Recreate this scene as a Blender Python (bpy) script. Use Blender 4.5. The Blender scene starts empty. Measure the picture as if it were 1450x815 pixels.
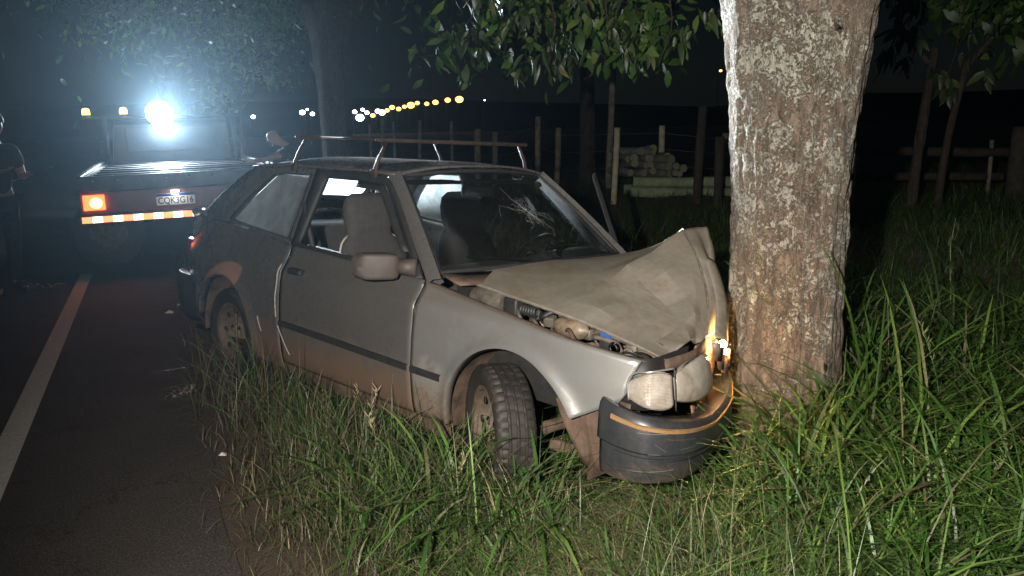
import bpy, bmesh, math, random
import numpy as np
from mathutils import Vector, Matrix, Euler, noise as mnoise

R = math.radians
random.seed(7)
rng = np.random.default_rng(11)
scene = bpy.context.scene
COL = scene.collection

# ------------------------------------------------------------------ camera
cam_d = bpy.data.cameras.new('camera')
cam = bpy.data.objects.new('camera', cam_d); COL.objects.link(cam)
CAM_H, CAM_PITCH = 1.565, 0.1805
cam.location = (0, 0, CAM_H)
cam.rotation_euler = (math.pi / 2 - CAM_PITCH, -0.0015, 0)
cam_d.sensor_width = 36.0
cam_d.lens = 36.0 * 1200 / 1450
cam_d.clip_start, cam_d.clip_end = 0.05, 4000
scene.camera = cam

# ------------------------------------------------------------------ night sky and faint moon
world = bpy.data.worlds.new('World'); scene.world = world; world.use_nodes = True
wn = world.node_tree; wn.nodes.clear()
wo = wn.nodes.new('ShaderNodeOutputWorld'); wb = wn.nodes.new('ShaderNodeBackground')
ws = wn.nodes.new('ShaderNodeTexSky'); ws.sky_type = 'NISHITA'; ws.sun_disc = False
MOON_EL, MOON_AZ = 38.0, 200.0
ws.sun_elevation = R(MOON_EL); ws.sun_rotation = R(MOON_AZ)
wb.inputs['Strength'].default_value = 0.0005
wn.links.new(ws.outputs[0], wb.inputs['Color']); wn.links.new(wb.outputs[0], wo.inputs['Surface'])

moon_d = bpy.data.lights.new('moon', 'SUN'); moon_d.energy = 0.004; moon_d.angle = R(0.5); moon_d.color = (0.8, 0.88, 1.0)
moon = bpy.data.objects.new('moon', moon_d); COL.objects.link(moon)
moon.rotation_euler = (R(90 - MOON_EL), 0, R(180 - MOON_AZ))

# the torch held beside the photographer: the light the whole foreground is seen by
torch_d = bpy.data.lights.new('torch_light', 'SPOT'); torch_d.energy = 1180; torch_d.shadow_soft_size = 0.035
torch_d.spot_size = R(112); torch_d.spot_blend = 1.0; torch_d.color = (1.0, 0.94, 0.85)
torch = bpy.data.objects.new('torch_light', torch_d); COL.objects.link(torch)
torch.location = (-0.42, -0.25, 1.78)
torch.rotation_euler = (Vector((1.45, 4.0, 0.98)) - torch.location).to_track_quat('-Z', 'Y').to_euler()

scene.view_settings.view_transform = 'Standard'
scene.view_settings.look = 'None'
scene.view_settings.exposure = 0.35
scene.view_settings.gamma = 1.0
scene.view_settings.use_curve_mapping = False
cy = scene.cycles
cy.use_denoising = True
try: cy.denoiser = 'OPENIMAGEDENOISE'
except Exception: pass
cy.max_bounces = 8; cy.diffuse_bounces = 2; cy.glossy_bounces = 3; cy.transmission_bounces = 6; cy.transparent_max_bounces = 12
cy.caustics_reflective = False; cy.caustics_refractive = False
cy.sample_clamp_indirect = 4.0; cy.sample_clamp_direct = 0.0

# ------------------------------------------------------------------ frames of reference
DX, DY = -0.388, 0.922          # along the road
NX, NY = 0.922, 0.388           # across the road, towards the verge
def road(n, d): return (NX * n + DX * d, NY * n + DY * d)
def sstep(a, b, x):
    t = np.clip((np.asarray(x, float) - a) / (b - a), 0, 1); return t * t * (3 - 2 * t)
def gh(x, y):
    "height of the verge and the field behind it"
    x = np.asarray(x, float); y = np.asarray(y, float)
    n = NX * x + NY * y
    b = 0.03 * np.sin(x * 1.9 + 0.6) * np.sin(y * 1.6 + 1.0) + 0.016 * np.sin(x * 4.3 + y * 2.2)
    return -0.008 - 0.027 * sstep(0.25, 1.0, n) + b * sstep(0.3, 1.0, n) + 0.52 * sstep(5.8, 9.0, n) + 0.024 * np.maximum(0, n - 8.2) * sstep(8, 14, n)
CAR_O = Vector((0.487, 4.02, -0.015)); CAR_E = Euler((-0.0322, 0.0142, -0.788), 'XYZ')
CAR_M = Matrix.Translation(CAR_O) @ CAR_E.to_matrix().to_4x4()
CAR_I = np.array(CAR_M.inverted())
TREE = (1.36, 4.17)
TREE_C = CAR_M.inverted() @ Vector((*TREE, 0))       # trunk centre in the car's own frame

# ------------------------------------------------------------------ materials
MATS = {}
def nd(nt, t, **kw):
    n = nt.nodes.new(t)
    for k, v in kw.items(): setattr(n, k, v)
    return n
def ramp(nt, pts, interp='LINEAR'):
    r = nd(nt, 'ShaderNodeValToRGB'); r.color_ramp.interpolation = interp
    e = r.color_ramp.elements
    while len(e) < len(pts): e.new(0.5)
    for k, (p, c) in enumerate(pts):
        e[k].position = p; e[k].color = (*c, 1) if len(c) == 3 else c
    return r
def new_mat(name):
    m = bpy.data.materials.new(name); m.use_nodes = True
    nt = m.node_tree; b = nt.nodes['Principled BSDF']; MATS[name] = m
    return m, nt, b
def noise_tex(nt, scale, detail=5, rough=0.6, dist=0.0, coord='Object', vec=None):
    n = nd(nt, 'ShaderNodeTexNoise'); n.inputs['Scale'].default_value = scale; n.inputs['Detail'].default_value = detail
    n.inputs['Roughness'].default_value = rough; n.inputs['Distortion'].default_value = dist
    if vec is None:
        tc = nd(nt, 'ShaderNodeTexCoord'); vec = tc.outputs[coord]
    nt.links.new(vec, n.inputs['Vector'])
    return n
def bump(nt, b, height, strength=0.3, dist=0.01):
    bp = nd(nt, 'ShaderNodeBump'); bp.inputs['Strength'].default_value = strength; bp.inputs['Distance'].default_value = dist
    nt.links.new(height, bp.inputs['Height']); nt.links.new(bp.outputs[0], b.inputs['Normal']); return bp
def mixc(nt, fac, a, c):
    m = nd(nt, 'ShaderNodeMix', data_type='RGBA')
    for s, v in ((m.inputs[0], fac), (m.inputs[6], a), (m.inputs[7], c)):
        if isinstance(v, (int, float)): s.default_value = v
        elif isinstance(v, tuple): s.default_value = (*v, 1)
        else: nt.links.new(v, s)
    return m.outputs[2]
def math_n(nt, op, a, b=None, clamp=False):
    m = nd(nt, 'ShaderNodeMath', operation=op); m.use_clamp = clamp
    for s, v in ((m.inputs[0], a), (m.inputs[1], b)):
        if v is None: continue
        if isinstance(v, (int, float)): s.default_value = v
        else: nt.links.new(v, s)
    return m.outputs[0]
def simple(name, c, rough=0.6, metal=0.0, var=0.25, scale=12.0, bmp=0.0, spec=0.5):
    m, nt, b = new_mat(name)
    n = noise_tex(nt, scale)
    r = ramp(nt, [(0.3, tuple(x * (1 - var) for x in c)), (0.7, tuple(min(1, x * (1 + var)) for x in c))])
    nt.links.new(n.outputs[0], r.inputs[0]); nt.links.new(r.outputs[0], b.inputs['Base Color'])
    b.inputs['Roughness'].default_value = rough; b.inputs['Metallic'].default_value = metal
    b.inputs['Specular IOR Level'].default_value = spec
    if bmp: bump(nt, b, n.outputs[0], bmp)
    return m
def glow(name, c, s):
    m, nt, b = new_mat(name)
    b.inputs['Base Color'].default_value = (*c, 1); b.inputs['Emission Color'].default_value = (*c, 1); b.inputs['Emission Strength'].default_value = s
    return m
def paint(name, c, dust, dust_amt, metal, rough, mud_top=0.46, mud=(0.135, 0.082, 0.052), top=None):
    "car paint with dust blown over it and red mud thrown up the lower body"
    m, nt, b = new_mat(name)
    tc = nd(nt, 'ShaderNodeTexCoord'); sx = nd(nt, 'ShaderNodeSeparateXYZ'); nt.links.new(tc.outputs['Object'], sx.inputs[0])
    n1 = noise_tex(nt, 4.2, 8, 0.72, 1.1); n2 = noise_tex(nt, 38, 6, 0.7); n3 = noise_tex(nt, 9, 6, 0.7, 0.8)
    mps = nd(nt, 'ShaderNodeMapping'); mps.inputs['Scale'].default_value = (14, 14, 1.6); nt.links.new(tc.outputs['Object'], mps.inputs[0]); n4 = noise_tex(nt, 1.6, 6, 0.7, 0.3, vec=mps.outputs[0])     # rain runs
    ds = nd(nt, 'ShaderNodeMapRange'); ds.interpolation_type = 'SMOOTHSTEP'; ds.inputs[1].default_value = 0.52; ds.inputs[2].default_value = 1.02; ds.inputs[4].default_value = 1.9
    nt.links.new(math_n(nt, 'ADD', math_n(nt, 'MULTIPLY', n1.outputs[0], 0.85), math_n(nt, 'ADD', math_n(nt, 'MULTIPLY', n2.outputs[0], 0.35), math_n(nt, 'MULTIPLY', n4.outputs[0], 0.30))), ds.inputs[0])
    d = math_n(nt, 'MULTIPLY', ds.outputs[0], dust_amt, True)
    if top:      # dust lying on the shoulder of the panel, thicker towards the top edge
        tp = nd(nt, 'ShaderNodeMapRange'); tp.inputs[1].default_value = top[0]; tp.inputs[2].default_value = top[1]; tp.inputs[4].default_value = 0.75
        nt.links.new(math_n(nt, 'ADD', sx.outputs['Z'], math_n(nt, 'MULTIPLY', math_n(nt, 'SUBTRACT', n1.outputs[0], 0.5), 0.06)), tp.inputs[0])
        d = math_n(nt, 'MAXIMUM', d, tp.outputs[0], True)
    col = mixc(nt, d, c, dust)
    z = math_n(nt, 'ADD', sx.outputs['Z'], math_n(nt, 'MULTIPLY', math_n(nt, 'SUBTRACT', n3.outputs[0], 0.5), 0.42))
    mr = nd(nt, 'ShaderNodeMapRange'); mr.inputs[1].default_value = mud_top + 0.06; mr.inputs[2].default_value = mud_top - 0.14
    nt.links.new(z, mr.inputs[0])
    fac = math_n(nt, 'MULTIPLY', mr.outputs[0], math_n(nt, 'ADD', math_n(nt, 'MULTIPLY', n2.outputs[0], 0.7), 0.5), True)
    col = mixc(nt, fac, col, mud)
    nt.links.new(col, b.inputs['Base Color'])
    keep = math_n(nt, 'SUBTRACT', 1.0, math_n(nt, 'MAXIMUM', fac, math_n(nt, 'MULTIPLY', d, 0.8)), True)
    nt.links.new(math_n(nt, 'MULTIPLY', math_n(nt, 'SUBTRACT', 1.0, fac, True), metal), b.inputs['Metallic'])
    nt.links.new(math_n(nt, 'ADD', math_n(nt, 'MULTIPLY', math_n(nt, 'SUBTRACT', 1.0, keep), 0.28), rough, True), b.inputs['Roughness'])
    return m

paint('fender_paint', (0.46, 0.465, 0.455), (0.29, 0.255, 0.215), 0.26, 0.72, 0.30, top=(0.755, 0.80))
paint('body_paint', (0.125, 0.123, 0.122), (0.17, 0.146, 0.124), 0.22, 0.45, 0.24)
paint('bonnet_paint', (0.37, 0.34, 0.295), (0.225, 0.168, 0.112), 0.48, 0.35, 0.36, mud_top=-1)
paint('rust_arch', (0.26, 0.13, 0.08), (0.20, 0.13, 0.09), 0.4, 0.0, 0.7)
simple('mud', (0.10, 0.066, 0.048), 0.92, 0, 0.6, 9, 0.8, 0.2)
simple('black_rubber', (0.018, 0.018, 0.018), 0.65, 0, 0.3, 30, 0.1)
paint('tyre_rubber', (0.012, 0.012, 0.012), (0.07, 0.05, 0.037), 0.26, 0.0, 0.6, mud_top=-1)
simple('rim_steel', (0.13, 0.095, 0.07), 0.7, 0.35, 0.4, 20, 0.2)
paint('bumper_plastic', (0.019, 0.022, 0.027), (0.09, 0.078, 0.066), 0.16, 0.0, 0.36, mud_top=0.30)
simple('stripe_gold', (0.30, 0.17, 0.075), 0.45, 0.2, 0.25, 20)
simple('seat_fabric', (0.060, 0.057, 0.056), 0.95, 0, 0.12, 25, 0.08, 0.2)
simple('seat_piping', (0.45, 0.44, 0.43), 0.7, 0, 0.1, 30)
simple('dash_plastic', (0.055, 0.056, 0.06), 0.55, 0, 0.2, 30, 0.15)
simple('headliner', (0.23, 0.14, 0.10), 0.95, 0, 0.25, 8, 0.1, 0.2)
simple('engine_metal', (0.14, 0.12, 0.10), 0.55, 0.4, 0.5, 18, 0.3)
simple('engine_black', (0.02, 0.02, 0.02), 0.55, 0, 0.3, 18)
simple('bottle_plastic', (0.15, 0.112, 0.078), 0.45, 0, 0.55, 22, 0.2)
simple('blue_plastic', (0.03, 0.09, 0.30), 0.35, 0, 0.15, 14)
simple('red_plastic', (0.22, 0.015, 0.015), 0.4, 0, 0.15, 14)
simple('rack_metal', (0.055, 0.036, 0.029), 0.7, 0.5, 0.5, 24, 0.3)
simple('chrome', (0.6, 0.6, 0.6), 0.2, 1.0, 0.1, 10)
simple('mirror_shell', (0.060, 0.046, 0.039), 0.6, 0, 0.3, 12, 0.1)
simple('door_edge', (0.55, 0.55, 0.56), 0.4, 0, 0.15, 12)
simple('truck_steel', (0.05, 0.048, 0.05), 0.5, 0.4, 0.4, 6, 0.2)
simple('truck_red', (0.16, 0.04, 0.035), 0.5, 0.1, 0.3, 5)
simple('truck_deck', (0.34, 0.34, 0.36), 0.45, 0.5, 0.2, 9, 0.2)
simple('truck_cab', (0.018, 0.019, 0.024), 0.35, 0.1, 0.15, 4)
simple('plate_white', (0.75, 0.76, 0.76), 0.4, 0, 0.04, 10)
simple('plate_blue', (0.03, 0.10, 0.42), 0.4, 0, 0.05, 10)
simple('plate_ink', (0.03, 0.03, 0.03), 0.5, 0, 0.05, 10)
simple('old_wood', (0.20, 0.175, 0.135), 0.9, 0, 0.4, 8, 0.4, 0.2)
simple('pale_wood', (0.46, 0.43, 0.31), 0.85, 0, 0.3, 8, 0.4, 0.2)
simple('log_bark', (0.15, 0.155, 0.12), 0.95, 0, 0.45, 7, 0.5, 0.2)
simple('log_green', (0.26, 0.31, 0.20), 0.9, 0, 0.3, 6, 0.4, 0.2)
simple('log_end', (0.21, 0.21, 0.15), 0.85, 0, 0.25, 25, 0.2, 0.2)
simple('shaded_wood', (0.045, 0.040, 0.032), 0.9, 0, 0.4, 8, 0.4, 0.2)  # old wood with a darkened colour standing in for the torch's falloff
simple('skin', (0.42, 0.27, 0.20), 0.5, 0, 0.08, 12)
simple('shirt_dark', (0.022, 0.022, 0.026), 0.9, 0, 0.2, 20, 0.2, 0.2)
simple('trousers_dark', (0.03, 0.032, 0.045), 0.9, 0, 0.2, 20, 0.2, 0.2)
simple('shoe_black', (0.02, 0.02, 0.02), 0.5, 0, 0.1, 20)
simple('hair_dark', (0.02, 0.017, 0.015), 0.7, 0, 0.2, 40, 0.3)
simple('hill_scrub', (0.012, 0.016, 0.010), 1.0, 0, 0.4, 0.05, 0, 0.0)
simple('paper', (0.6, 0.58, 0.54), 0.8, 0, 0.1, 30)
simple('lamp_pole', (0.1, 0.1, 0.1), 0.6, 0.3, 0.1, 3)
simple('wire', (0.12, 0.11, 0.10), 0.5, 0.6, 0.1, 3)
glow('white_lamp', (0.62, 0.82, 1.0), 150)
glow('amber_lamp', (1.0, 0.50, 0.06), 7)
glow('tail_lamp', (1.0, 0.10, 0.02), 4.0)
glow('tail_hot', (1.0, 0.42, 0.08), 9.0)
glow('tape_glow_red', (1.0, 0.22, 0.08), 2.2)  # glow of the red tape segments, which are no lamps
glow('warm_white_glow', (1.0, 0.78, 0.52), 3.6)  # glow of the white tape segments and the added plate lamp
glow('bulb', (1.0, 0.62, 0.22), 260)
glow('town_orange', (1.0, 0.40, 0.08), 5.5)
glow('town_white', (0.92, 0.95, 1.0), 9)

def glass(name, tint, dust_amt, dust_col, rough=0.02):
    "thin dusty window glass: clear, reflective, with a film of dust that catches light from both sides"
    m, nt, b = new_mat(name); nt.nodes.remove(b)
    out = nt.nodes['Material Output']
    tr = nd(nt, 'ShaderNodeBsdfTransparent'); tr.inputs[0].default_value = (*tint, 1)
    gl = nd(nt, 'ShaderNodeBsdfGlossy'); gl.inputs['Roughness'].default_value = rough
    fr = nd(nt, 'ShaderNodeFresnel'); fr.inputs[0].default_value = 1.45
    mx = nd(nt, 'ShaderNodeMixShader'); nt.links.new(fr.outputs[0], mx.inputs[0]); nt.links.new(tr.outputs[0], mx.inputs[1]); nt.links.new(gl.outputs[0], mx.inputs[2])
    df = nd(nt, 'ShaderNodeBsdfDiffuse'); tl = nd(nt, 'ShaderNodeBsdfTranslucent')
    for s in (df, tl): s.inputs[0].default_value = (*dust_col, 1)
    dm = nd(nt, 'ShaderNodeMixShader'); dm.inputs[0].default_value = 0.85; nt.links.new(df.outputs[0], dm.inputs[1]); nt.links.new(tl.outputs[0], dm.inputs[2])
    n = noise_tex(nt, 6, 7, 0.7, 0.5)
    mr = nd(nt, 'ShaderNodeMapRange'); mr.inputs[1].default_value = 0.25; mr.inputs[2].default_value = 0.8
    mr.inputs[3].default_value = dust_amt * 0.45; mr.inputs[4].default_value = dust_amt * 1.5; nt.links.new(n.outputs[0], mr.inputs[0])
    fm = nd(nt, 'ShaderNodeMixShader'); nt.links.new(mr.outputs[0], fm.inputs[0]); nt.links.new(mx.outputs[0], fm.inputs[1]); nt.links.new(dm.outputs[0], fm.inputs[2])
    nt.links.new(fm.outputs[0], out.inputs['Surface'])
    return m
glass('windscreen_glass', (0.88, 0.93, 0.91), 0.085, (0.55, 0.56, 0.56))
glass('side_glass', (0.85, 0.92, 0.91), 0.10, (0.75, 0.85, 0.84), 0.05)
glass('dusty_glass', (0.84, 0.93, 0.92), 0.70, (0.88, 0.94, 0.94), 0.10)
glass('lamp_glass', (0.93, 0.92, 0.90), 0.34, (0.6, 0.54, 0.47), 0.06)
m, nt, b = new_mat('lens_head')
wv = nd(nt, 'ShaderNodeTexWave'); wv.bands_direction = 'Y'; wv.inputs['Scale'].default_value = 55; wv.inputs['Distortion'].default_value = 0.2; tc = nd(nt, 'ShaderNodeTexCoord'); nt.links.new(tc.outputs['Object'], wv.inputs[0])
b.inputs['Roughness'].default_value = 0.14; b.inputs['Metallic'].default_value = 0.3; bump(nt, b, wv.outputs[0], 0.16, 0.003)
nn_ = noise_tex(nt, 9, 7, 0.7, 0.6); rr = ramp(nt, [(0.3, (0.46, 0.43, 0.385)), (0.72, (0.20, 0.155, 0.115))]); nt.links.new(nn_.outputs[0], rr.inputs[0]); nt.links.new(rr.outputs[0], b.inputs['Base Color'])
simple('bare_metal', (0.55, 0.50, 0.43), 0.35, 0.8, 0.4, 30)
simple('scuff_grey', (0.10, 0.098, 0.095), 0.7, 0, 0.3, 60)
simple('reflection_grey', (0.34, 0.35, 0.35), 0.6, 0, 0.2, 20)
simple('reflector', (0.50, 0.47, 0.42), 0.28, 0.15, 0.35, 16)
m, nt, b = new_mat('lens_indicator')
vo = nd(nt, 'ShaderNodeTexWave'); vo.bands_direction = 'Z'; vo.inputs['Scale'].default_value = 60; vo.inputs['Distortion'].default_value = 0.0; tc = nd(nt, 'ShaderNodeTexCoord'); nt.links.new(tc.outputs['Object'], vo.inputs[0])
b.inputs['Roughness'].default_value = 0.22; bump(nt, b, vo.outputs[0], 0.5, 0.003)
nn = noise_tex(nt, 14, 6, 0.7); rr = ramp(nt, [(0.3, (0.42, 0.38, 0.34)), (0.75, (0.20, 0.15, 0.11))]); nt.links.new(nn.outputs[0], rr.inputs[0]); nt.links.new(rr.outputs[0], b.inputs['Base Color'])

# asphalt
m, nt, b = new_mat('asphalt')
n1 = noise_tex(nt, 105, 4, 0.75); n2 = noise_tex(nt, 1.3, 5, 0.6); n3 = noise_tex(nt, 22, 6, 0.75)
r1 = ramp(nt, [(0.38, (0.022, 0.019, 0.018)), (0.56, (0.058, 0.051, 0.047)), (0.70, (0.20, 0.175, 0.155))]); nt.links.new(n1.outputs[0], r1.inputs[0])
r2 = ramp(nt, [(0.3, (0.75, 0.70, 0.66)), (0.7, (1.15, 1.08, 1.0))]); nt.links.new(n2.outputs[0], r2.inputs[0])
mm = nd(nt, 'ShaderNodeMix', data_type='RGBA', blend_type='MULTIPLY'); mm.inputs[0].default_value = 1
nt.links.new(r1.outputs[0], mm.inputs[6]); nt.links.new(r2.outputs[0], mm.inputs[7]); nt.links.new(mm.outputs[2], b.inputs['Base Color'])
vo = nd(nt, 'ShaderNodeTexVoronoi'); vo.feature = 'DISTANCE_TO_EDGE'; vo.inputs['Scale'].default_value = 1.1
nw = noise_tex(nt, 3.0, 6, 0.7); wv_ = nd(nt, 'ShaderNodeVectorMath', operation='ADD'); tc_ = nd(nt, 'ShaderNodeTexCoord')
nt.links.new(tc_.outputs['Object'], wv_.inputs[0]); nt.links.new(nw.outputs[1], wv_.inputs[1]); nt.links.new(wv_.outputs[0], vo.inputs['Vector'])
ck = nd(nt, 'ShaderNodeMapRange'); ck.inputs[1].default_value = 0.004; ck.inputs[2].default_value = 0.012; nt.links.new(vo.outputs['Distance'], ck.inputs[0])
nt.links.new(mixc(nt, math_n(nt, 'MAXIMUM', ck.outputs[0], math_n(nt, 'GREATER_THAN', n2.outputs[0], 0.52)), (0.014, 0.012, 0.011), mm.outputs[2]), b.inputs['Base Color'])
b.inputs['Roughness'].default_value = 0.85; bump(nt, b, n1.outputs[0], 0.7, 0.006)
m, nt, b = new_mat('line_paint')
n1 = noise_tex(nt, 60, 6, 0.75); r1 = ramp(nt, [(0.30, (0.10, 0.095, 0.09)), (0.44, (0.62, 0.60, 0.57)), (0.8, (0.76, 0.74, 0.70))]); nt.links.new(n1.outputs[0], r1.inputs[0]); nt.links.new(r1.outputs[0], b.inputs['Base Color'])
b.inputs['Roughness'].default_value = 0.7; bump(nt, b, n1.outputs[0], 0.5, 0.004)
# soil under the grass
m, nt, b = new_mat('soil')
n1 = noise_tex(nt, 3.5, 8, 0.7); n2 = noise_tex(nt, 60, 6, 0.75)
r1 = ramp(nt, [(0.3, (0.045, 0.034, 0.02)), (0.55, (0.085, 0.055, 0.034)), (0.75, (0.13, 0.10, 0.06))]); nt.links.new(mixc(nt, 0.5, n1.outputs[1], n2.outputs[1]), r1.inputs[0]); nt.links.new(r1.outputs[0], b.inputs['Base Color'])
b.inputs['Roughness'].default_value = 0.95; bump(nt, b, n2.outputs[0], 0.8, 0.02)
# plants: colour comes from the blade's or leaf's own attribute
def leafy(name, rough=0.42, trans=0.35, spec=0.5):
    m, nt, b = new_mat(name)
    at = nd(nt, 'ShaderNodeAttribute'); at.attribute_name = 'tone'
    nt.links.new(at.outputs['Color'], b.inputs['Base Color']); b.inputs['Roughness'].default_value = rough; b.inputs['Specular IOR Level'].default_value = spec
    tl = nd(nt, 'ShaderNodeBsdfTranslucent'); nt.links.new(at.outputs['Color'], tl.inputs[0])
    mx = nd(nt, 'ShaderNodeMixShader'); mx.inputs[0].default_value = trans
    nt.links.new(b.outputs[0], mx.inputs[1]); nt.links.new(tl.outputs[0], mx.inputs[2]); nt.links.new(mx.outputs[0], nt.nodes['Material Output'].inputs['Surface'])
leafy('grass_blade', 0.45, 0.25); leafy('leaf', 0.48, 0.25); leafy('straw', 0.8, 0.2, 0.2)
m, nt, b = new_mat('tree_leaf')        # single leaves: tone varies from leaf to leaf
oi = nd(nt, 'ShaderNodeObjectInfo'); r1 = ramp(nt, [(0.0, (0.016, 0.028, 0.011)), (0.6, (0.034, 0.056, 0.020)), (0.93, (0.062, 0.085, 0.03)), (1.0, (0.13, 0.12, 0.05))])
nt.links.new(oi.outputs['Random'], r1.inputs[0]); nt.links.new(r1.outputs[0], b.inputs['Base Color']); b.inputs['Roughness'].default_value = 0.45
# bark with lichen
def bark(name, base, dark, lichen, amt, sc=1.0):
    m, nt, b = new_mat(name)
    tc = nd(nt, 'ShaderNodeTexCoord'); mp = nd(nt, 'ShaderNodeMapping'); mp.inputs['Scale'].default_value = (1, 1, 0.28); nt.links.new(tc.outputs['Object'], mp.inputs[0])
    nf = noise_tex(nt, 20 * sc, 8, 0.72, 1.2, vec=mp.outputs[0]); ng = noise_tex(nt, 5 * sc, 6, 0.6)
    r = ramp(nt, [(0.34, dark), (0.52, base), (0.75, tuple(x * 1.45 for x in base))]); nt.links.new(nf.outputs[0], r.inputs[0])
    l1 = noise_tex(nt, 22 * sc, 10, 0.8, 0.9); l2 = noise_tex(nt, 75 * sc, 6, 0.75, 0.4); vo = nd(nt, 'ShaderNodeTexVoronoi'); vo.inputs['Scale'].default_value = 13 * sc
    vw = nd(nt, 'ShaderNodeVectorMath', operation='ADD'); vs = nd(nt, 'ShaderNodeVectorMath', operation='SCALE'); vs.inputs['Scale'].default_value = 0.10
    nt.links.new(l1.outputs[1], vs.inputs[0]); nt.links.new(tc.outputs['Object'], vw.inputs[0]); nt.links.new(vs.outputs[0], vw.inputs[1]); nt.links.new(vw.outputs[0], vo.inputs['Vector'])
    # patches: blobs of uneven size where both the broad and the fine noise run high, plus round crusts
    s = math_n(nt, 'ADD', math_n(nt, 'MULTIPLY', l1.outputs[0], 0.62), math_n(nt, 'MULTIPLY', l2.outputs[0], 0.38))
    s = math_n(nt, 'ADD', s, math_n(nt, 'MULTIPLY', math_n(nt, 'SUBTRACT', ng.outputs[0], 0.5), 0.30))
    sz = nd(nt, 'ShaderNodeSeparateXYZ'); nt.links.new(tc.outputs['Object'], sz.inputs[0])      # little lichen grows near the ground
    lz = nd(nt, 'ShaderNodeMapRange'); lz.inputs[1].default_value = 0.85; lz.inputs[2].default_value = 0.25; lz.inputs[4].default_value = 0.075; nt.links.new(sz.outputs['Z'], lz.inputs[0])
    s = math_n(nt, 'SUBTRACT', s, lz.outputs[0])
    f1 = nd(nt, 'ShaderNodeMapRange'); f1.inputs[1].default_value = 0.565 - amt; f1.inputs[2].default_value = 0.60 - amt; nt.links.new(s, f1.inputs[0])
    f2 = nd(nt, 'ShaderNodeMapRange'); f2.inputs[1].default_value = 0.19; f2.inputs[2].default_value = 0.14; nt.links.new(vo.outputs['Distance'], f2.inputs[0])
    vr = nd(nt, 'ShaderNodeSeparateColor'); nt.links.new(vo.outputs['Color'], vr.inputs[0])
    f2b = math_n(nt, 'MULTIPLY', f2.outputs[0], math_n(nt, 'GREATER_THAN', vr.outputs[0], 0.72))
    f = math_n(nt, 'MAXIMUM', f1.outputs[0], f2b, True)
    lr = ramp(nt, [(0.3, tuple(x * 0.62 for x in lichen)), (0.62, lichen)]); nt.links.new(l2.outputs[0], lr.inputs[0])
    nt.links.new(mixc(nt, f, r.outputs[0], lr.outputs[0]), b.inputs['Base Color'])
    b.inputs['Roughness'].default_value = 0.92; b.inputs['Specular IOR Level'].default_value = 0.25
    hgt = math_n(nt, 'ADD', math_n(nt, 'MULTIPLY', nf.outputs[0], 1.0), math_n(nt, 'MULTIPLY', f, 0.35))
    bump(nt, b, hgt, 1.0, 0.05)
bark('bark_lichen', (0.225, 0.175, 0.138), (0.080, 0.060, 0.048), (0.42, 0.40, 0.34), 0.078)
bark('bark_plain', (0.07, 0.053, 0.044), (0.03, 0.022, 0.018), (0.22, 0.21, 0.17), -0.06)

# ------------------------------------------------------------------ mesh helpers
def link(o, parent=None):
    COL.objects.link(o)
    if parent is not None: o.parent = parent
    return o
def mk(name, V, F, mat, parent=None, smooth=True, sharp=None, solid=0.0, bevel=0.0, tone=None):
    me = bpy.data.meshes.new(name)
    me.from_pydata([tuple(map(float, v)) for v in V], [], [tuple(map(int, f)) for f in F]); me.update()
    if smooth:
        me.polygons.foreach_set('use_smooth', [True] * len(me.polygons))
        if sharp: me.set_sharp_from_angle(angle=R(sharp))
    if isinstance(mat, str): me.materials.append(MATS[mat])
    o = link(bpy.data.objects.new(name, me), parent)
    if solid:
        s = o.modifiers.new('solid', 'SOLIDIFY'); s.thickness = solid; s.offset = 0
    if bevel:
        s = o.modifiers.new('bevel', 'BEVEL'); s.width = bevel; s.segments = 3; s.limit_method = 'ANGLE'; s.angle_limit = R(40); s.harden_normals = False
    return o
def big_mesh(name, V, Q, mat, parent=None, tone=None):
    "quads from arrays, with a colour per vertex"
    me = bpy.data.meshes.new(name)
    me.vertices.add(len(V)); me.vertices.foreach_set('co', np.asarray(V, np.float32).ravel())
    me.loops.add(len(Q) * 4); me.loops.foreach_set('vertex_index', np.asarray(Q, np.int32).ravel())
    me.polygons.add(len(Q)); me.polygons.foreach_set('loop_start', np.arange(0, len(Q) * 4, 4, dtype=np.int32))
    me.polygons.foreach_set('use_smooth', np.ones(len(Q), bool)); me.update(calc_edges=True)
    if tone is not None:
        a = me.attributes.new('tone', 'FLOAT_COLOR', 'POINT')
        a.data.foreach_set('color', np.concatenate([tone, np.ones((len(tone), 1))], 1).astype(np.float32).ravel())
    me.materials.append(MATS[mat])
    return link(bpy.data.objects.new(name, me), parent)
def empty(name, loc=(0, 0, 0), rot=(0, 0, 0), parent=None):
    o = bpy.data.objects.new(name, None); o.location = loc; o.rotation_euler = rot; o.empty_display_size = 0.1
    return link(o, parent)
def tag(o, label=None, cat=None, group=None, kind=None):
    for k, v in (('label', label), ('category', cat), ('group', group), ('kind', kind)):
        if v: o[k] = v
    return o
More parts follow.
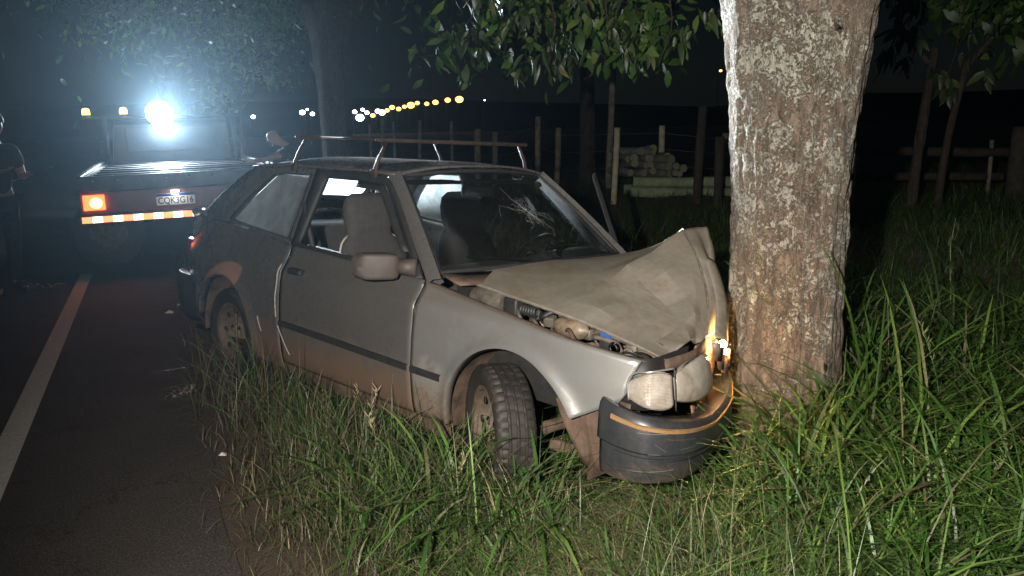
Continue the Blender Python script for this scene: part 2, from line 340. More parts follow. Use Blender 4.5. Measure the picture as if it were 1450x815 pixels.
class MB:
    def __init__(s): s.V, s.F = [], []
    def add(s, V, F):
        k = len(s.V); s.V += [tuple(v) for v in V]; s.F += [tuple(i + k for i in f) for f in F]; return s
    def box(s, lo, hi, M=None):
        x0, y0, z0 = lo; x1, y1, z1 = hi
        V = [(x0, y0, z0), (x1, y0, z0), (x1, y1, z0), (x0, y1, z0), (x0, y0, z1), (x1, y0, z1), (x1, y1, z1), (x0, y1, z1)]
        if M is not None: V = [tuple(M @ Vector(v)) for v in V]
        return s.add(V, [(0, 3, 2, 1), (4, 5, 6, 7), (0, 1, 5, 4), (1, 2, 6, 5), (2, 3, 7, 6), (3, 0, 4, 7)])
    def tube(s, pts, rad, n=10, cap=True, ell=None):
        pts = [Vector(p) for p in pts]; rad = rad if isinstance(rad, (list, tuple)) else [rad] * len(pts)
        V, F = [], []; u = None
        for i, p in enumerate(pts):
            t = (pts[min(i + 1, len(pts) - 1)] - pts[max(i - 1, 0)]).normalized()
            if u is None: u = t.orthogonal().normalized()
            u = (u - t * u.dot(t)).normalized(); w = t.cross(u)
            for k in range(n):
                a = 2 * math.pi * k / n; V.append(p + (u * math.cos(a) + w * math.sin(a)) * rad[i])
        for i in range(len(pts) - 1):
            for k in range(n): F.append((i * n + k, i * n + (k + 1) % n, (i + 1) * n + (k + 1) % n, (i + 1) * n + k))
        if cap: F += [tuple(reversed(range(n))), tuple(range((len(pts) - 1) * n, len(pts) * n))]
        return s.add(V, F)
    def grid(s, P):
        P = np.asarray(P, float); a, b = P.shape[:2]
        return s.add(P.reshape(-1, 3).tolist(), [(i * b + j, i * b + j + 1, (i + 1) * b + j + 1, (i + 1) * b + j) for i in range(a - 1) for j in range(b - 1)])
    def lathe(s, prof, n=48, c=(0, 0, 0), axis='y', mod=None, closed=False):
        "prof: (radius, along-axis) pairs"
        V, F = [], []
        for i, (r, h) in enumerate(prof):
            for k in range(n):
                a = 2 * math.pi * k / n; rr = r + (mod(i, k) if mod else 0)
                p = (rr * math.cos(a), h, rr * math.sin(a)) if axis == 'y' else (rr * math.cos(a), rr * math.sin(a), h) if axis == 'z' else (h, rr * math.cos(a), rr * math.sin(a))
                V.append((p[0] + c[0], p[1] + c[1], p[2] + c[2]))
        m = len(prof)
        for i in range(m - (0 if closed else 1)):
            for k in range(n): F.append((i * n + k, i * n + (k + 1) % n, (i + 1) % m * n + (k + 1) % n, (i + 1) % m * n + k))
        return s.add(V, F)
    def ball(s, c, r, n=16, m=10):
        r = r if isinstance(r, (list, tuple)) else (r, r, r)
        P = [[(c[0] + r[0] * math.sin(math.pi * i / m) * math.cos(2 * math.pi * k / n), c[1] + r[1] * math.sin(math.pi * i / m) * math.sin(2 * math.pi * k / n), c[2] + r[2] * math.cos(math.pi * i / m)) for k in range(n + 1)] for i in range(m + 1)]
        return s.grid(P)
    def build(s, name, mat, parent=None, **kw): return mk(name, s.V, s.F, mat, parent, **kw)
def lerp(a, b, t): return np.asarray(a, float) * (1 - t) + np.asarray(b, float) * t
def poly(pts, n):
    "resample a polyline to n points, evenly by length"
    P = np.asarray(pts, float); s = np.r_[0, np.cumsum(np.linalg.norm(np.diff(P, axis=0), axis=1))]
    t = np.linspace(0, s[-1], n); return np.stack([np.interp(t, s, P[:, k]) for k in range(P.shape[1])], 1)
def smooth_poly(pts, n):
    "Catmull-Rom through the points"
    P = np.asarray(pts, float); Q = np.vstack([2 * P[0] - P[1], P, 2 * P[-1] - P[-2]]); out = []
    for i in range(1, len(Q) - 2):
        for t in np.linspace(0, 1, 8, endpoint=False):
            a, b, c, d = Q[i - 1], Q[i], Q[i + 1], Q[i + 2]
            out.append(0.5 * (2 * b + (c - a) * t + (2 * a - 5 * b + 4 * c - d) * t * t + (3 * b - a - 3 * c + d) * t ** 3))
    out.append(Q[-2]); return poly(out, n)
def fbm(p, s=1.0, o=4): return mnoise.fractal(Vector(p) * s, 0.6, 2.0, o)

# ================================================================== THE SETTING
# ground: one sheet from the road edge to the horizon, finer near the place
def ground_sheet():
    xs = np.unique(np.concatenate([np.linspace(-900, -30, 18), np.linspace(-30, -6, 20), np.linspace(-6, 8, 90), np.linspace(8, 40, 26), np.linspace(40, 900, 18)]))
    ys = np.unique(np.concatenate([np.linspace(-60, 0, 10), np.linspace(0, 12, 80), np.linspace(12, 60, 34), np.linspace(60, 1400, 20)]))
    X, Y = np.meshgrid(xs, ys, indexing='ij'); n = NX * X + NY * Y
    Z = gh(X, Y) - 0.05 * sstep(0.12, -0.3, n)
    o = MB().grid(np.stack([X, Y, Z], 2)).build('ground', 'soil'); tag(o, kind='structure')
ground_sheet()
RZ = 0.0
def road_strip(name, n0, n1, d0, d1, z, mat, step=0.6, wob=0.0):
    ds = np.arange(d0, d1, step); P = []
    for d in ds:
        a = n0; b2 = n1 + (wob * fbm((d * 1.1, 3.1, 0), 1.0, 5) if wob else 0)
        row = [(*road(a + (b2 - a) * t, d), z) for t in np.linspace(0, 1, 7)]
        P.append(row)
    o = MB().grid(P).build(name, mat); tag(o, kind='structure'); return o
road_strip('road', -7.2, 0.16, -12, 260, RZ, 'asphalt', 0.25, 0.10)
road_strip('edge_line', -0.825, -0.70, -8, 10.9, RZ + 0.004, 'line_paint', 0.5)
for k in range(7): road_strip('centre_line', -4.3, -4.18, -4 + k * 9, k * 9, RZ + 0.004, 'line_paint')

def hill(name, cx, cy, rx, ry, h, seed):
    P = []
    for i in range(15):
        r = i / 14; row = []
        for k in range(49):
            a = 2 * math.pi * k / 48
            z = h * (1 - r * r) ** 1.3 * (1 + 0.25 * mnoise.noise(Vector((math.cos(a) * r * 3 + seed, math.sin(a) * r * 3, seed)))) - 0.5
            row.append((cx + rx * r * math.cos(a), cy + ry * r * math.sin(a), z))
        P.append(row)
    tag(MB().grid(P).build(name, 'hill_scrub'), kind='structure')
hill('hill', -40, 330, 260, 120, 15, 1.0)
hill('hill', 260, 420, 300, 150, 24, 4.0)

# ------------------------------------------------------------------ plants, vectorised
def car_xy(x, y):
    q = CAR_I @ np.stack([x, y, np.zeros_like(x), np.ones_like(x)]); return q[0], q[1]
def blades(name, xy, h, w, lean, droop, tones, nseg=4, mat='grass_blade', az=None, parent=None, z=None, twist=0.5):
    n = len(xy); x, y = xy[:, 0], xy[:, 1]
    az = rng.uniform(0, 2 * np.pi, n) if az is None else az
    d = np.stack([np.cos(az), np.sin(az)], 1); tw = az + np.pi / 2 + rng.normal(0, twist, n); sd = np.stack([np.cos(tw), np.sin(tw)], 1)
    h = np.where((x < 0.35) & (y < 3.0), np.minimum(h, 0.05 + 0.16 * np.clip(y - 1.9, 0, 2)), h)      # the photographer stands here: trodden short
    z0 = (gh(x, y) - 0.02) if z is None else z
    V = np.zeros((n, nseg + 1, 2, 3)); T = np.zeros((n, nseg + 1, 2, 3))
    sw = rng.normal(0, 0.10, n); w = w * np.where(y < 3.0, 0.62, 1.0)
    for i in range(nseg + 1):
        t = i / nseg
        out = h * (lean * t + droop * t ** 2.4); up = h * (t - 0.62 * np.clip(droop, 0, 1.4) * t ** 3.0)
        cx = x + d[:, 0] * out + sd[:, 0] * sw * h * t * t; cyy = y + d[:, 1] * out + sd[:, 1] * sw * h * t * t
        ww = w * (0.55 + 0.9 * t) * (1 - t) ** 0.55 if i < nseg else w * 0.03
        ww = np.maximum(ww, w * 0.04)
        for k, s in enumerate((-0.5, 0.5)):
            V[:, i, k, 0] = cx + sd[:, 0] * ww * s; V[:, i, k, 1] = cyy + sd[:, 1] * ww * s; V[:, i, k, 2] = z0 + up
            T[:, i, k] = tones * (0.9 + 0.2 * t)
    b = np.arange(n)[:, None] * (nseg + 1) * 2 + np.arange(nseg)[None] * 2
    Q = np.stack([b, b + 1, b + 3, b + 2], 2).reshape(-1, 4)
    return big_mesh(name, V.reshape(-1, 3), Q, mat, parent, T.reshape(-1, 3))
GREENS = np.array([(0.050, 0.118, 0.020), (0.072, 0.160, 0.028), (0.038, 0.092, 0.019), (0.135, 0.215, 0.046)])
OLIVE = np.array([(0.105, 0.135, 0.055), (0.080, 0.118, 0.045), (0.15, 0.155, 0.08), (0.066, 0.105, 0.042)])
STRAW = np.array([(0.30, 0.24, 0.13), (0.24, 0.19, 0.11), (0.36, 0.30, 0.18), (0.20, 0.17, 0.09)])
def tones(n, parts):
    "parts: (share, palette)"
    out = np.zeros((n, 3)); c = rng.random(n); acc = 0
    for s, pal in parts:
        k = (c >= acc) & (c < acc + s); out[k] = pal[rng.integers(0, len(pal), k.sum())]; acc += s
    return out * rng.uniform(0.5, 1.3, (n, 1))
def scatter(n, x0, x1, y0, y1, keep, clump=0.0):
    "random points, optionally gathered round tuft centres"
    p = np.stack([rng.uniform(x0, x1, n), rng.uniform(y0, y1, n)], 1)
    if clump:
        m = max(1, n // 26); c = np.stack([rng.uniform(x0, x1, m), rng.uniform(y0, y1, m)], 1)
        p = c[rng.integers(0, m, n)] + rng.normal(0, clump, (n, 2))
    return p[keep(p[:, 0], p[:, 1])]
def nn(x, y): return NX * x + NY * y
def off_things(x, y, pad=0.0):
    cx, cyy = car_xy(x, y)
    inside = (cx > -3.25) & (cx < 0.70) & (np.abs(cyy) < 0.74 + pad)
    wheel = (np.hypot(cx - 0.04, (cyy + 0.70)) < 0.20) | (np.hypot(cx + 2.42, (cyy + 0.71)) < 0.22)
    tree = np.hypot(x - TREE[0], y - TREE[1]) < 0.30
    under_bay = (np.abs(cx - 0.09) < 0.42) & (np.abs(cyy) < 0.74) & False
    return ~(tree | wheel | under_bay)
def in_car(x, y):
    cx, cyy = car_xy(x, y); return (cx > -3.3) & (cx < 0.85) & (np.abs(cyy) < 0.86)
def edge_fac(n_): return sstep(0.16, 0.9, n_)

# short fine grass on the verge between the road and the car
def keepA(x, y):
    n = nn(x, y); p = sstep(0.16, 0.75, n + rng.normal(0, 0.05, len(x)))
    return (rng.random(len(x)) < 0.10 + 0.9 * p) & (n > 0.13) & off_things(x, y)
p = scatter(120000, -4.6, 1.0, 1.9, 11.0, keepA, 0.10); n_ = nn(p[:, 0], p[:, 1])
h = rng.gamma(6, 0.062, len(p)) * (0.22 + 0.85 * edge_fac(n_)); cxb, cyb = car_xy(p[:, 0], p[:, 1]); h = np.where((cyb < -.86) & (cyb > -1.7) & (cxb < -.5), h * (1.4 + .4 * (cxb < -1.4)), h); h = np.where((cyb < -.84) & (cyb > -1.5) & (cxb < -.7), rng.gamma(8, .064, len(p)), h); h = np.minimum(h, .07 + .38 * sstep(3.9, 4.7, p[:, 1]) + .60 * np.clip(n_ - .16, 0, .9)); h = np.where(in_car(p[:, 0], p[:, 1]), np.minimum(h, 0.13), h)
dry = 0.75 - 0.6 * sstep(0.2, 0.9, n_)
t = np.where((rng.random(len(p)) < dry)[:, None], tones(len(p), [(1, STRAW * 0.62)]), tones(len(p), [(0.65, OLIVE), (0.30, GREENS), (0.05, STRAW)]))
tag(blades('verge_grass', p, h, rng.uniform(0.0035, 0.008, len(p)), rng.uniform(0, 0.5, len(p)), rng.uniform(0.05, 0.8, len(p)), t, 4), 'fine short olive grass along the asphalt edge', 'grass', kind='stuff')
# dry litter at the very edge of the asphalt
p = scatter(9000, -3.6, 0.4, 1.9, 8.5, lambda x, y: (nn(x, y) > 0.05) & (nn(x, y) < 0.75)); k = len(p)
tag(blades('dry_litter', p, rng.uniform(0.03, 0.10, k), rng.uniform(0.002, 0.005, k), rng.uniform(0.8, 2.2, k), rng.uniform(0.4, 1.2, k), tones(k, [(0.8, STRAW * 0.5), (0.2, OLIVE * 0.7)]), 2, 'straw', z=gh(p[:, 0], p[:, 1]) + 0.012), 'dry grass litter strewn along the asphalt edge', 'litter', kind='stuff')
# broad lush grass in front of the bumper and towards the tree
def keepB(x, y):
    n = nn(x, y); return (rng.random(len(x)) < sstep(0.5, 1.25, n)) & off_things(x, y)
p = scatter(32000, -0.9, 4.4, 1.75, 6.0, keepB, 0.13); k = len(p)
h = rng.gamma(9, 0.056, k) * (0.55 + 0.5 * sstep(1.2, 2.6, nn(p[:, 0], p[:, 1]))); h = np.where(in_car(p[:, 0], p[:, 1]), np.minimum(h, 0.15), h)
cxa, cya = car_xy(p[:, 0], p[:, 1]); near_b = (cxa > -0.6) & (cxa < 1.15) & (cya < -0.5) & (cya > -1.9); h = np.where(near_b, h * 1.0, h); wy = (np.abs(cxa + .05) < .5) & (cya < -.85) & (cya > -1.4); h = np.where(wy, h * 1.25, h); tb = np.hypot(p[:, 0] - TREE[0], p[:, 1] - TREE[1]) < .75; h = np.where(tb, h * 1.2, h)
# nothing may stand tall right under the lens
h = np.where((p[:, 1] < 2.35), np.minimum(h, 0.60), h)
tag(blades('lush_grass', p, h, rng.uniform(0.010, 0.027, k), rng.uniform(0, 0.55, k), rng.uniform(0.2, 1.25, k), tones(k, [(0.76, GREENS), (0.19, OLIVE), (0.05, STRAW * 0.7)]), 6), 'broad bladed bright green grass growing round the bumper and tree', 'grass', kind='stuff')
# finer undergrowth between the broad blades
p = scatter(95000, -0.9, 5.0, 1.75, 6.6, keepB, 0.12); k = len(p)
h = rng.gamma(6, 0.034, k); h = np.where(in_car(p[:, 0], p[:, 1]), np.minimum(h, 0.13), h)
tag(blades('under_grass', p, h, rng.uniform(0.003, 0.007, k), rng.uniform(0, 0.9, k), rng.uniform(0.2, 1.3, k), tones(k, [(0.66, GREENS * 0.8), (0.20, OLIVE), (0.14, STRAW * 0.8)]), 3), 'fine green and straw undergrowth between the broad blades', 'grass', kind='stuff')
# flattened straw under the bumper
cc = CAR_M @ Vector((0.95, -0.75, 0)); k = 5200
p = np.stack([rng.normal(cc.x + 0.15, 0.42, k), rng.normal(cc.y + 0.05, 0.26, k)], 1); p = p[off_things(p[:, 0], p[:, 1])]; k = len(p)
tag(blades('flattened_straw', p, rng.uniform(0.05, 0.16, k), rng.uniform(0.002, 0.005, k), rng.uniform(0.9, 2.0, k), rng.uniform(0.5, 1.4, k), tones(k, [(0.8, STRAW * 0.95), (0.2, OLIVE)]), 4, 'straw', z=gh(p[:, 0], p[:, 1]) + rng.uniform(0, 0.10, k)), 'flattened pale straw on the ground below the broken bumper', 'straw', kind='stuff')
# tall clump to the side of the tree
p = scatter(2600, 1.9, 4.0, 3.5, 4.8, lambda x, y: off_things(x, y) & (nn(x, y) > 2.4), 0.16); k = len(p)
tag(blades('tall_grass', p, rng.gamma(10, 0.046, k), rng.uniform(0.008, 0.019, k), rng.uniform(0, 0.4, k), rng.uniform(0.2, 1.1, k), tones(k, [(0.85, GREENS), (0.15, OLIVE)]), 6), 'tall broad grass clumps beside the lichen covered trunk', 'grass', kind='stuff')
# field grass behind
p = np.concatenate([scatter(42000, -9, 16, 6.5, 24, lambda x, y: (nn(x, y) > 1.7) & off_things(x, y), 0.22), scatter(42000, 0.5, 9, 5.6, 13.5, lambda x, y: (nn(x, y) > 3.0) & off_things(x, y), 0.3)]); k = len(p)
tag(blades('field_grass', p, rng.gamma(5, 0.036, k), rng.uniform(0.006, 0.014, k), rng.uniform(0, 0.5, k), rng.uniform(0.1, 1.0, k), tones(k, [(0.7, GREENS * 0.8), (0.3, OLIVE)]), 3), 'rough dark grass of the field behind the car', 'grass', kind='stuff')

# seed-headed stalks standing out of the verge: each one a plant
def stalk(x, y, h, az, lab, grp, col):
    z = float(gh(x, y)); root = empty('grass_stalk', (x, y, z)); tag(root, lab, 'stalk', grp)
    d = Vector((math.cos(az), math.sin(az), 0)); pts = [d * (0.22 * h * t * t) + Vector((0, 0, h * t)) for t in np.linspace(0, 1, 7)]
    MB().tube(pts, [0.0018 * (1 - 0.5 * t) for t in np.linspace(0, 1, 7)], 5).build('stem', col, root)
    s = MB()
    for k in range(16):
        q = pts[-1] - (pts[-1] - pts[-2]) * random.uniform(0, 1.4); a = random.uniform(0, 6.28); l = random.uniform(0.02, 0.05)
        e = q + Vector((math.cos(a) * l * 0.5, math.sin(a) * l * 0.5, l * 0.8)); s.tube([q, (q + e) / 2, e], [0.0012, 0.0028, 0.0006], 4)
    s.build('seed_head', col, root)
leafy_cols = ('dry_stalk', 'green_stalk')
simple('dry_stalk', (0.36, 0.29, 0.17), 0.8, 0, 0.2, 30); simple('green_stalk', (0.12, 0.15, 0.06), 0.7, 0, 0.2, 30)
for (x, y, hh) in [(-1.05, 4.55, .42), (-0.98, 4.7, .38), (-0.85, 4.2, .36), (-0.72, 3.9, .40), (-1.2, 5.0, .34), (-0.6, 3.75, .33), (-0.25, 3.25, .30), (-1.35, 5.3, .40), (-0.4, 4.15, .42), (-1.55, 5.5, .44)]:
    stalk(x, y, hh, random.uniform(0, 6.28), 'thin dry seed-headed grass stalk on the verge beside the dark door', 'seed stalks on the verge', 'dry_stalk')
for (x, y, hh) in [(2.1, 3.9, .75), (2.35, 3.5, .55), (2.75, 4.3, .85), (1.75, 3.0, .45), (3.1, 4.6, .7), (1.15, 3.1, .35)]:
    stalk(x, y, hh, random.uniform(0, 6.28), 'green grass stalk rising above the lush grass near the tree', 'green stalks by the tree', 'green_stalk')

# ------------------------------------------------------------------ trees
def leaf_mesh(l=0.14, w=0.042, fold=0.35, curl=0.25):
    P = []
    for i in range(6):
        t = i / 5; ww = w * math.sin(math.pi * min(1, 0.06 + t * 0.94)) ** 0.8 * (1 - 0.25 * t) if i < 5 else 0.0006
        x = l * t; z = -curl * l * t * t
        P.append([(x, -ww, z + fold * ww), (x, 0, z), (x, ww, z + fold * ww)])
    mb = MB().grid(P); me = bpy.data.meshes.new('leaf'); me.from_pydata(mb.V, [], mb.F)
    me.polygons.foreach_set('use_smooth', [True] * len(me.polygons)); me.materials.append(MATS['tree_leaf']); return me
LEAF = [leaf_mesh(0.15, 0.026, 0.4, 0.35), leaf_mesh(0.18, 0.030, 0.3, 0.5), leaf_mesh(0.13, 0.030, 0.5, 0.2)]
def leaf_cloud(name, centres, parent, size=0.13, mat='leaf', pal=None, hang=0.5):
    "many small folded leaves as one mesh"
    n = len(centres); C = np.asarray(centres)
    d = rng.normal(0, 1, (n, 3)); d[:, 2] -= hang * 1.6; d /= np.linalg.norm(d, axis=1)[:, None]
    s = np.cross(d, rng.normal(0, 1, (n, 3))); s /= np.linalg.norm(s, axis=1)[:, None]; u = np.cross(s, d)
    L = size * rng.uniform(0.7, 1.3, n)[:, None]; W = L * 0.19
    V = np.zeros((n, 8, 3))
    for i, (t, ww, b) in enumerate(((0.02, 0.15, 0), (0.38, 1.0, 0.02), (0.75, 0.75, 0.0), (1.0, 0.03, -0.10))):
        V[:, i * 2] = C + d * L * t + s * W * ww + u * L * (b + 0.04 * ww); V[:, i * 2 + 1] = C + d * L * t - s * W * ww + u * L * (b + 0.04 * ww)
    b = np.arange(n)[:, None] * 8 + np.arange(3)[None] * 2; Q = np.stack([b, b + 1, b + 3, b + 2], 2).reshape(-1, 4)
    pal = GREENS * 0.75 if pal is None else pal
    T = np.repeat(tones(n, [(1, pal)])[:, None], 8, 1)
    o = big_mesh(name, V.reshape(-1, 3), Q, mat, parent, T.reshape(-1, 3)); return o
def trunk_mesh(cx, cyy, prof, ridges=0.02, nseg=96, nz=150, seed=0, lean=(0, 0)):
    "prof: (z, rx, ry, dx) ; uneven ridged trunk"
    P = np.asarray(prof, float); zs = np.linspace(P[0, 0], P[-1, 0], nz); rows = []
    for z in zs:
        rx, ry, dx = (float(np.interp(z, P[:, 0], P[:, k])) for k in (1, 2, 3)); row = []
        for k in range(nseg + 1):
            a = 2 * math.pi * (k % nseg) / nseg; c, s = math.cos(a), math.sin(a)
            q = Vector((c * 2.2 + seed, s * 2.2, z * 0.55)); r = 1 + 0.10 * mnoise.noise(q) / max(0.2, 1)
            f = ridges * (abs(mnoise.noise(Vector((c * 5.5 + seed, s * 5.5, z * 1.3)))) - 0.3) + ridges * 0.55 * mnoise.fractal(Vector((c * 12 + seed, s * 12, z * 5.5)), 0.7, 2.0, 4)
            row.append((cx + dx + (rx * r + f) * c, cyy + (ry * r + f) * s, z))
        rows.append(row)
    return MB().grid(rows)
# the tree the car has struck
bt = empty('roadside_tree', (TREE[0], TREE[1], float(gh(*TREE)))); tag(bt, 'thick lichen-spotted tree trunk the silver car has crashed into', 'tree')
def local(mb, o):
    mb.V = [(v[0] - o.location.x, v[1] - o.location.y, v[2] - o.location.z) for v in mb.V]; return mb
prof = [(-0.25, .42, .42, 0), (0.05, .335, .33, 0), (0.3, .292, .29, 0), (0.8, .272, .27, .005), (1.2, .272, .27, 0.0), (1.55, .29, .28, -.01), (1.85, .318, .29, -.01), (2.1, .355, .30, -.005), (2.35, .40, .31, .0), (2.6, .46, .32, 0.0), (2.8, .50, .33, 0.0)]
local(trunk_mesh(*TREE, prof, 0.025, 150, 260, 3.0), bt).build('trunk', 'bark_lichen', bt)
for k, (za, aa, rr_) in enumerate(((2.05, -1.2, .05),)):      # old branch scars
    q = Vector((TREE[0] + .275 * math.cos(aa), TREE[1] + .275 * math.sin(aa), za)); dn_ = Vector((math.cos(aa), math.sin(aa), .1))
    local(MB().tube([q - dn_ * .03, q + dn_ * .012, q + dn_ * .022, q + dn_ * .008], [rr_ * 1.2, rr_, rr_ * .7, rr_ * .35], 14), bt).build('branch_scar', 'bark_plain', bt)
TR = Vector((*TREE, 0))
def limb(pts, r0, r1, name='limb', mat='bark_lichen', parent=bt, n=12):
    P = smooth_poly(pts, 14); return local(MB().tube([Vector(q) for q in P], list(np.linspace(r0, r1, 14)), n), parent).build(name, mat, parent)
limbs = [([TR + Vector(q) for q in L]) for L in (
    [(-.22, 0, 2.55), (-.55, .25, 3.1), (-1.1, 1.0, 3.7), (-1.9, 2.2, 4.3), (-2.9, 3.4, 4.6)],
    [(.26, .05, 2.55), (.7, .3, 3.2), (1.4, .8, 4.0), (2.4, 1.6, 4.9)],
    [(-.05, .1, 2.6), (-.1, .5, 3.4), (.2, .9, 4.4), (.3, 1.2, 5.6)],
    [(-.25, -.05, 2.5), (-.9, -.4, 3.3), (-1.9, -.6, 4.0), (-3.0, -.4, 4.6)])]
for L, (a, b) in zip(limbs, ((.24, .06), (.22, .06), (.2, .05), (.17, .05))): limb(L, a, b)
c = np.concatenate([rng.normal(0, 1, (900, 3)) * np.array([.9, .9, .55]) + np.array(L[-1 - (i % 2)]) + np.array([0, 0, .5]) for i, L in enumerate(limbs * 2)])
c = c[(c[:, 2] > 3.4)] ; tag(leaf_cloud('crown', c - np.array(bt.location), bt, 0.15), kind='stuff')
# branches of it that hang into the picture, leaf by leaf
def hanging(parent, pts, r0, n_leaf, spread, seed, leaves=LEAF, lo=0.25):
    rs = random.Random(seed); P = smooth_poly(pts, 16)
    br = local(MB().tube([Vector(q) for q in P], list(np.linspace(r0, r0 * 0.25, 16)), 7), parent).build('branch', 'bark_plain', parent)
    tw = MB(); spots = []
    for k in range(max(3, n_leaf // 9)):
        t = rs.uniform(lo, 1); q = Vector(P[int(t * 15)]); a = rs.uniform(0, 6.28); l = rs.uniform(0.4, 1.0) * spread
        e = q + Vector((math.cos(a) * l, math.sin(a) * l, -rs.uniform(0.0, 0.55) * l)); m_ = (q + e) / 2 + Vector((0, 0, 0.1 * l))
        tw.tube([q, m_, e], [r0 * 0.3, r0 * 0.2, r0 * 0.1], 5); spots += [q.lerp(m_, .6), m_, m_.lerp(e, .5), e, e, e, e, e, e]
    local(tw, parent).build('twig', 'bark_plain', br)
    for k in range(n_leaf):
        q = spots[k % len(spots)] + Vector((rs.gauss(0, .035), rs.gauss(0, .035), rs.gauss(0, .03)))
        o = bpy.data.objects.new('leaf', rs.choice(leaves)); o.location = q - parent.location
        o.rotation_euler = (rs.gauss(0, .5), rs.uniform(0.35, 1.35), rs.uniform(0, 6.28)); s = rs.uniform(.6, .98); o.scale = (s, s, s)
        link(o, br)
DZ = -.24
for pts, r0, n, sp, sd, lo in (([(-0.5, 6.2, 3.6), (-.35, 6.2, 3.0), (-.28, 6.25, 2.80), (-.35, 6.3, 2.68)], .012, 36, .20, 1, .55), ([(0.2, 6.6, 3.6), (.25, 6.6, 3.0), (.32, 6.6, 2.6), (.25, 6.7, 2.25)], .014, 75, .38, 2, .4), ([(.75, 6.9, 3.5), (.72, 6.9, 2.9), (.75, 6.9, 2.6), (.62, 6.9, 2.25)], .014, 85, .36, 3, .45),
        ([(1.1, 6.5, 3.6), (1.12, 6.5, 3.0), (1.18, 6.5, 2.6), (1.1, 6.5, 2.35)], .012, 50, .28, 4, .5), ([(1.9, 6.9, 3.6), (1.75, 6.9, 3.0), (1.62, 6.8, 2.75), (1.52, 6.8, 2.6)], .01, 24, .18, 5, .6), ([(-.1, 7.6, 3.4), (-.3, 7.7, 2.9), (-.55, 7.7, 2.6)], .012, 30, .35, 6, .4)):
    hanging(bt, [(x_, y_, z_ + (DZ if i_ else 0)) for i_, (x_, y_, z_) in enumerate(pts)], r0, n, sp, sd, lo=lo)
cs = np.concatenate([rng.normal(0, 1, (n, 3)) * np.array(sg) + np.array(c_) for n, c_, sg in ((170, (.5, 7.2, 2.42), (.42, .2, .16)), (150, (1.0, 7.1, 2.5), (.22, .2, .16)), (120, (.1, 7.4, 2.55), (.35, .2, .14)), (90, (-.5, 8.0, 2.35), (.25, .2, .15)), (60, (.95, 6.9, 2.2), (.14, .1, .10)))])
tag(leaf_cloud('leaf_spray', cs - np.array(bt.location), bt, 0.15), kind='stuff')

# other trees of the roadside row and of the field
def tree(name, lab, x, y, prof, lim, n_leaf, crown_pts, size=0.15, seed=1.0, pal=None, mat='bark_plain', rid=0.02):
    o = empty(name, (x, y, float(gh(x, y)))); tag(o, lab, 'tree')
    z0 = o.location.z; local(trunk_mesh(x, y, [(z0 + a, b, b2, d) for a, b, b2, d in prof], rid, 40, 60, seed), o).build('trunk', mat, o)
    for pts, a, b in lim: limb([Vector((x, y, z0)) + Vector(q) for q in pts], a, b, 'limb', mat, o, 9)
    cs = np.concatenate([rng.normal(0, 1, (n_leaf // len(crown_pts), 3)) * np.array(s) * rng.uniform(.3, 1.0, (n_leaf // len(crown_pts), 1)) + np.array(cp) for cp, s in crown_pts])
    tag(leaf_cloud('crown', cs, o, size, pal=pal), kind='stuff'); return o
# at() places a thing on the line of a given azimuth at a given distance
def az(u, d): return ((u - 725) / 1200 * d * 1.0, d)
x, y = -2.72, 13.3
tree('roadside_tree', 'dark thick forked tree trunk standing beyond the roof rack of the car', x, y, [(-.3, .34, .34, 0), (.3, .28, .28, 0), (1.2, .235, .235, .02), (2.2, .245, .25, .0), (3.0, .30, .28, -.02), (3.5, .42, .3, -.03)],
     [([(-.25, 0, 3.3), (-.9, .3, 4.1), (-2.0, .5, 4.8)], .2, .06), ([(.2, 0, 3.3), (.8, .2, 4.1), (1.6, .2, 4.8)], .2, .06)], 3800,
     [((-2.2, .2, 3.9), (.9, .7, .45)), ((-1.2, .2, 3.4), (.6, .6, .40)), ((-3.0, -.4, 3.4), (.6, .6, .5)), ((1.2, 0, 4.2), (.9, .7, .5)), ((-.2, .5, 4.6), (1.1, .8, .6)), ((-3.4, .2, 4.5), (.8, .7, .6))], 0.135, 5.0)
x, y = -5.4, 17.3
tree('sapling_tree', 'young pale-stemmed tree lit by the tow truck lamp', x, y, [(-.1, .075, .075, 0), (.8, .06, .06, .02), (1.5, .055, .055, -.03), (2.1, .045, .045, -.08)],
     [([(-.08, 0, 2.0), (-.4, 0, 2.4), (-.9, 0, 2.7)], .03, .012), ([(-.06, 0, 2.0), (.4, 0, 2.5), (1.0, .1, 2.7)], .035, .012)], 420,
     [((-.5, 0, 2.35), (.35, .3, .30)), ((.6, 0, 2.75), (.55, .3, .25)), ((-.2, 0, 3.1), (.8, .4, .5))], 0.17, 7.0, np.array([(.16, .26, .08), (.12, .2, .07), (.22, .20, .09)]))
x, y = -8.3, 21.0
tree('roadside_tree', 'leafy tree above the amber beacons of the tow truck', x, y, [(-.2, .3, .3, 0), (1.5, .24, .24, 0), (2.8, .28, .28, 0)],
     [([(0, 0, 2.7), (.6, 0, 3.8), (1.2, 0, 5)], .2, .05), ([(0, 0, 2.7), (-.6, 0, 3.8), (-1.6, 0, 5)], .2, .05)], 2400, [((1.4, 0, 4.6), (1.2, 1, .7)), ((0, 0, 5.4), (1.6, 1, .8)), ((2.2, -.6, 3.9), (.9, .7, .5)), ((-2, 0, 5.2), (1.2, .8, .7))], 0.15, 9.0)
x, y = 1.62, 18.4
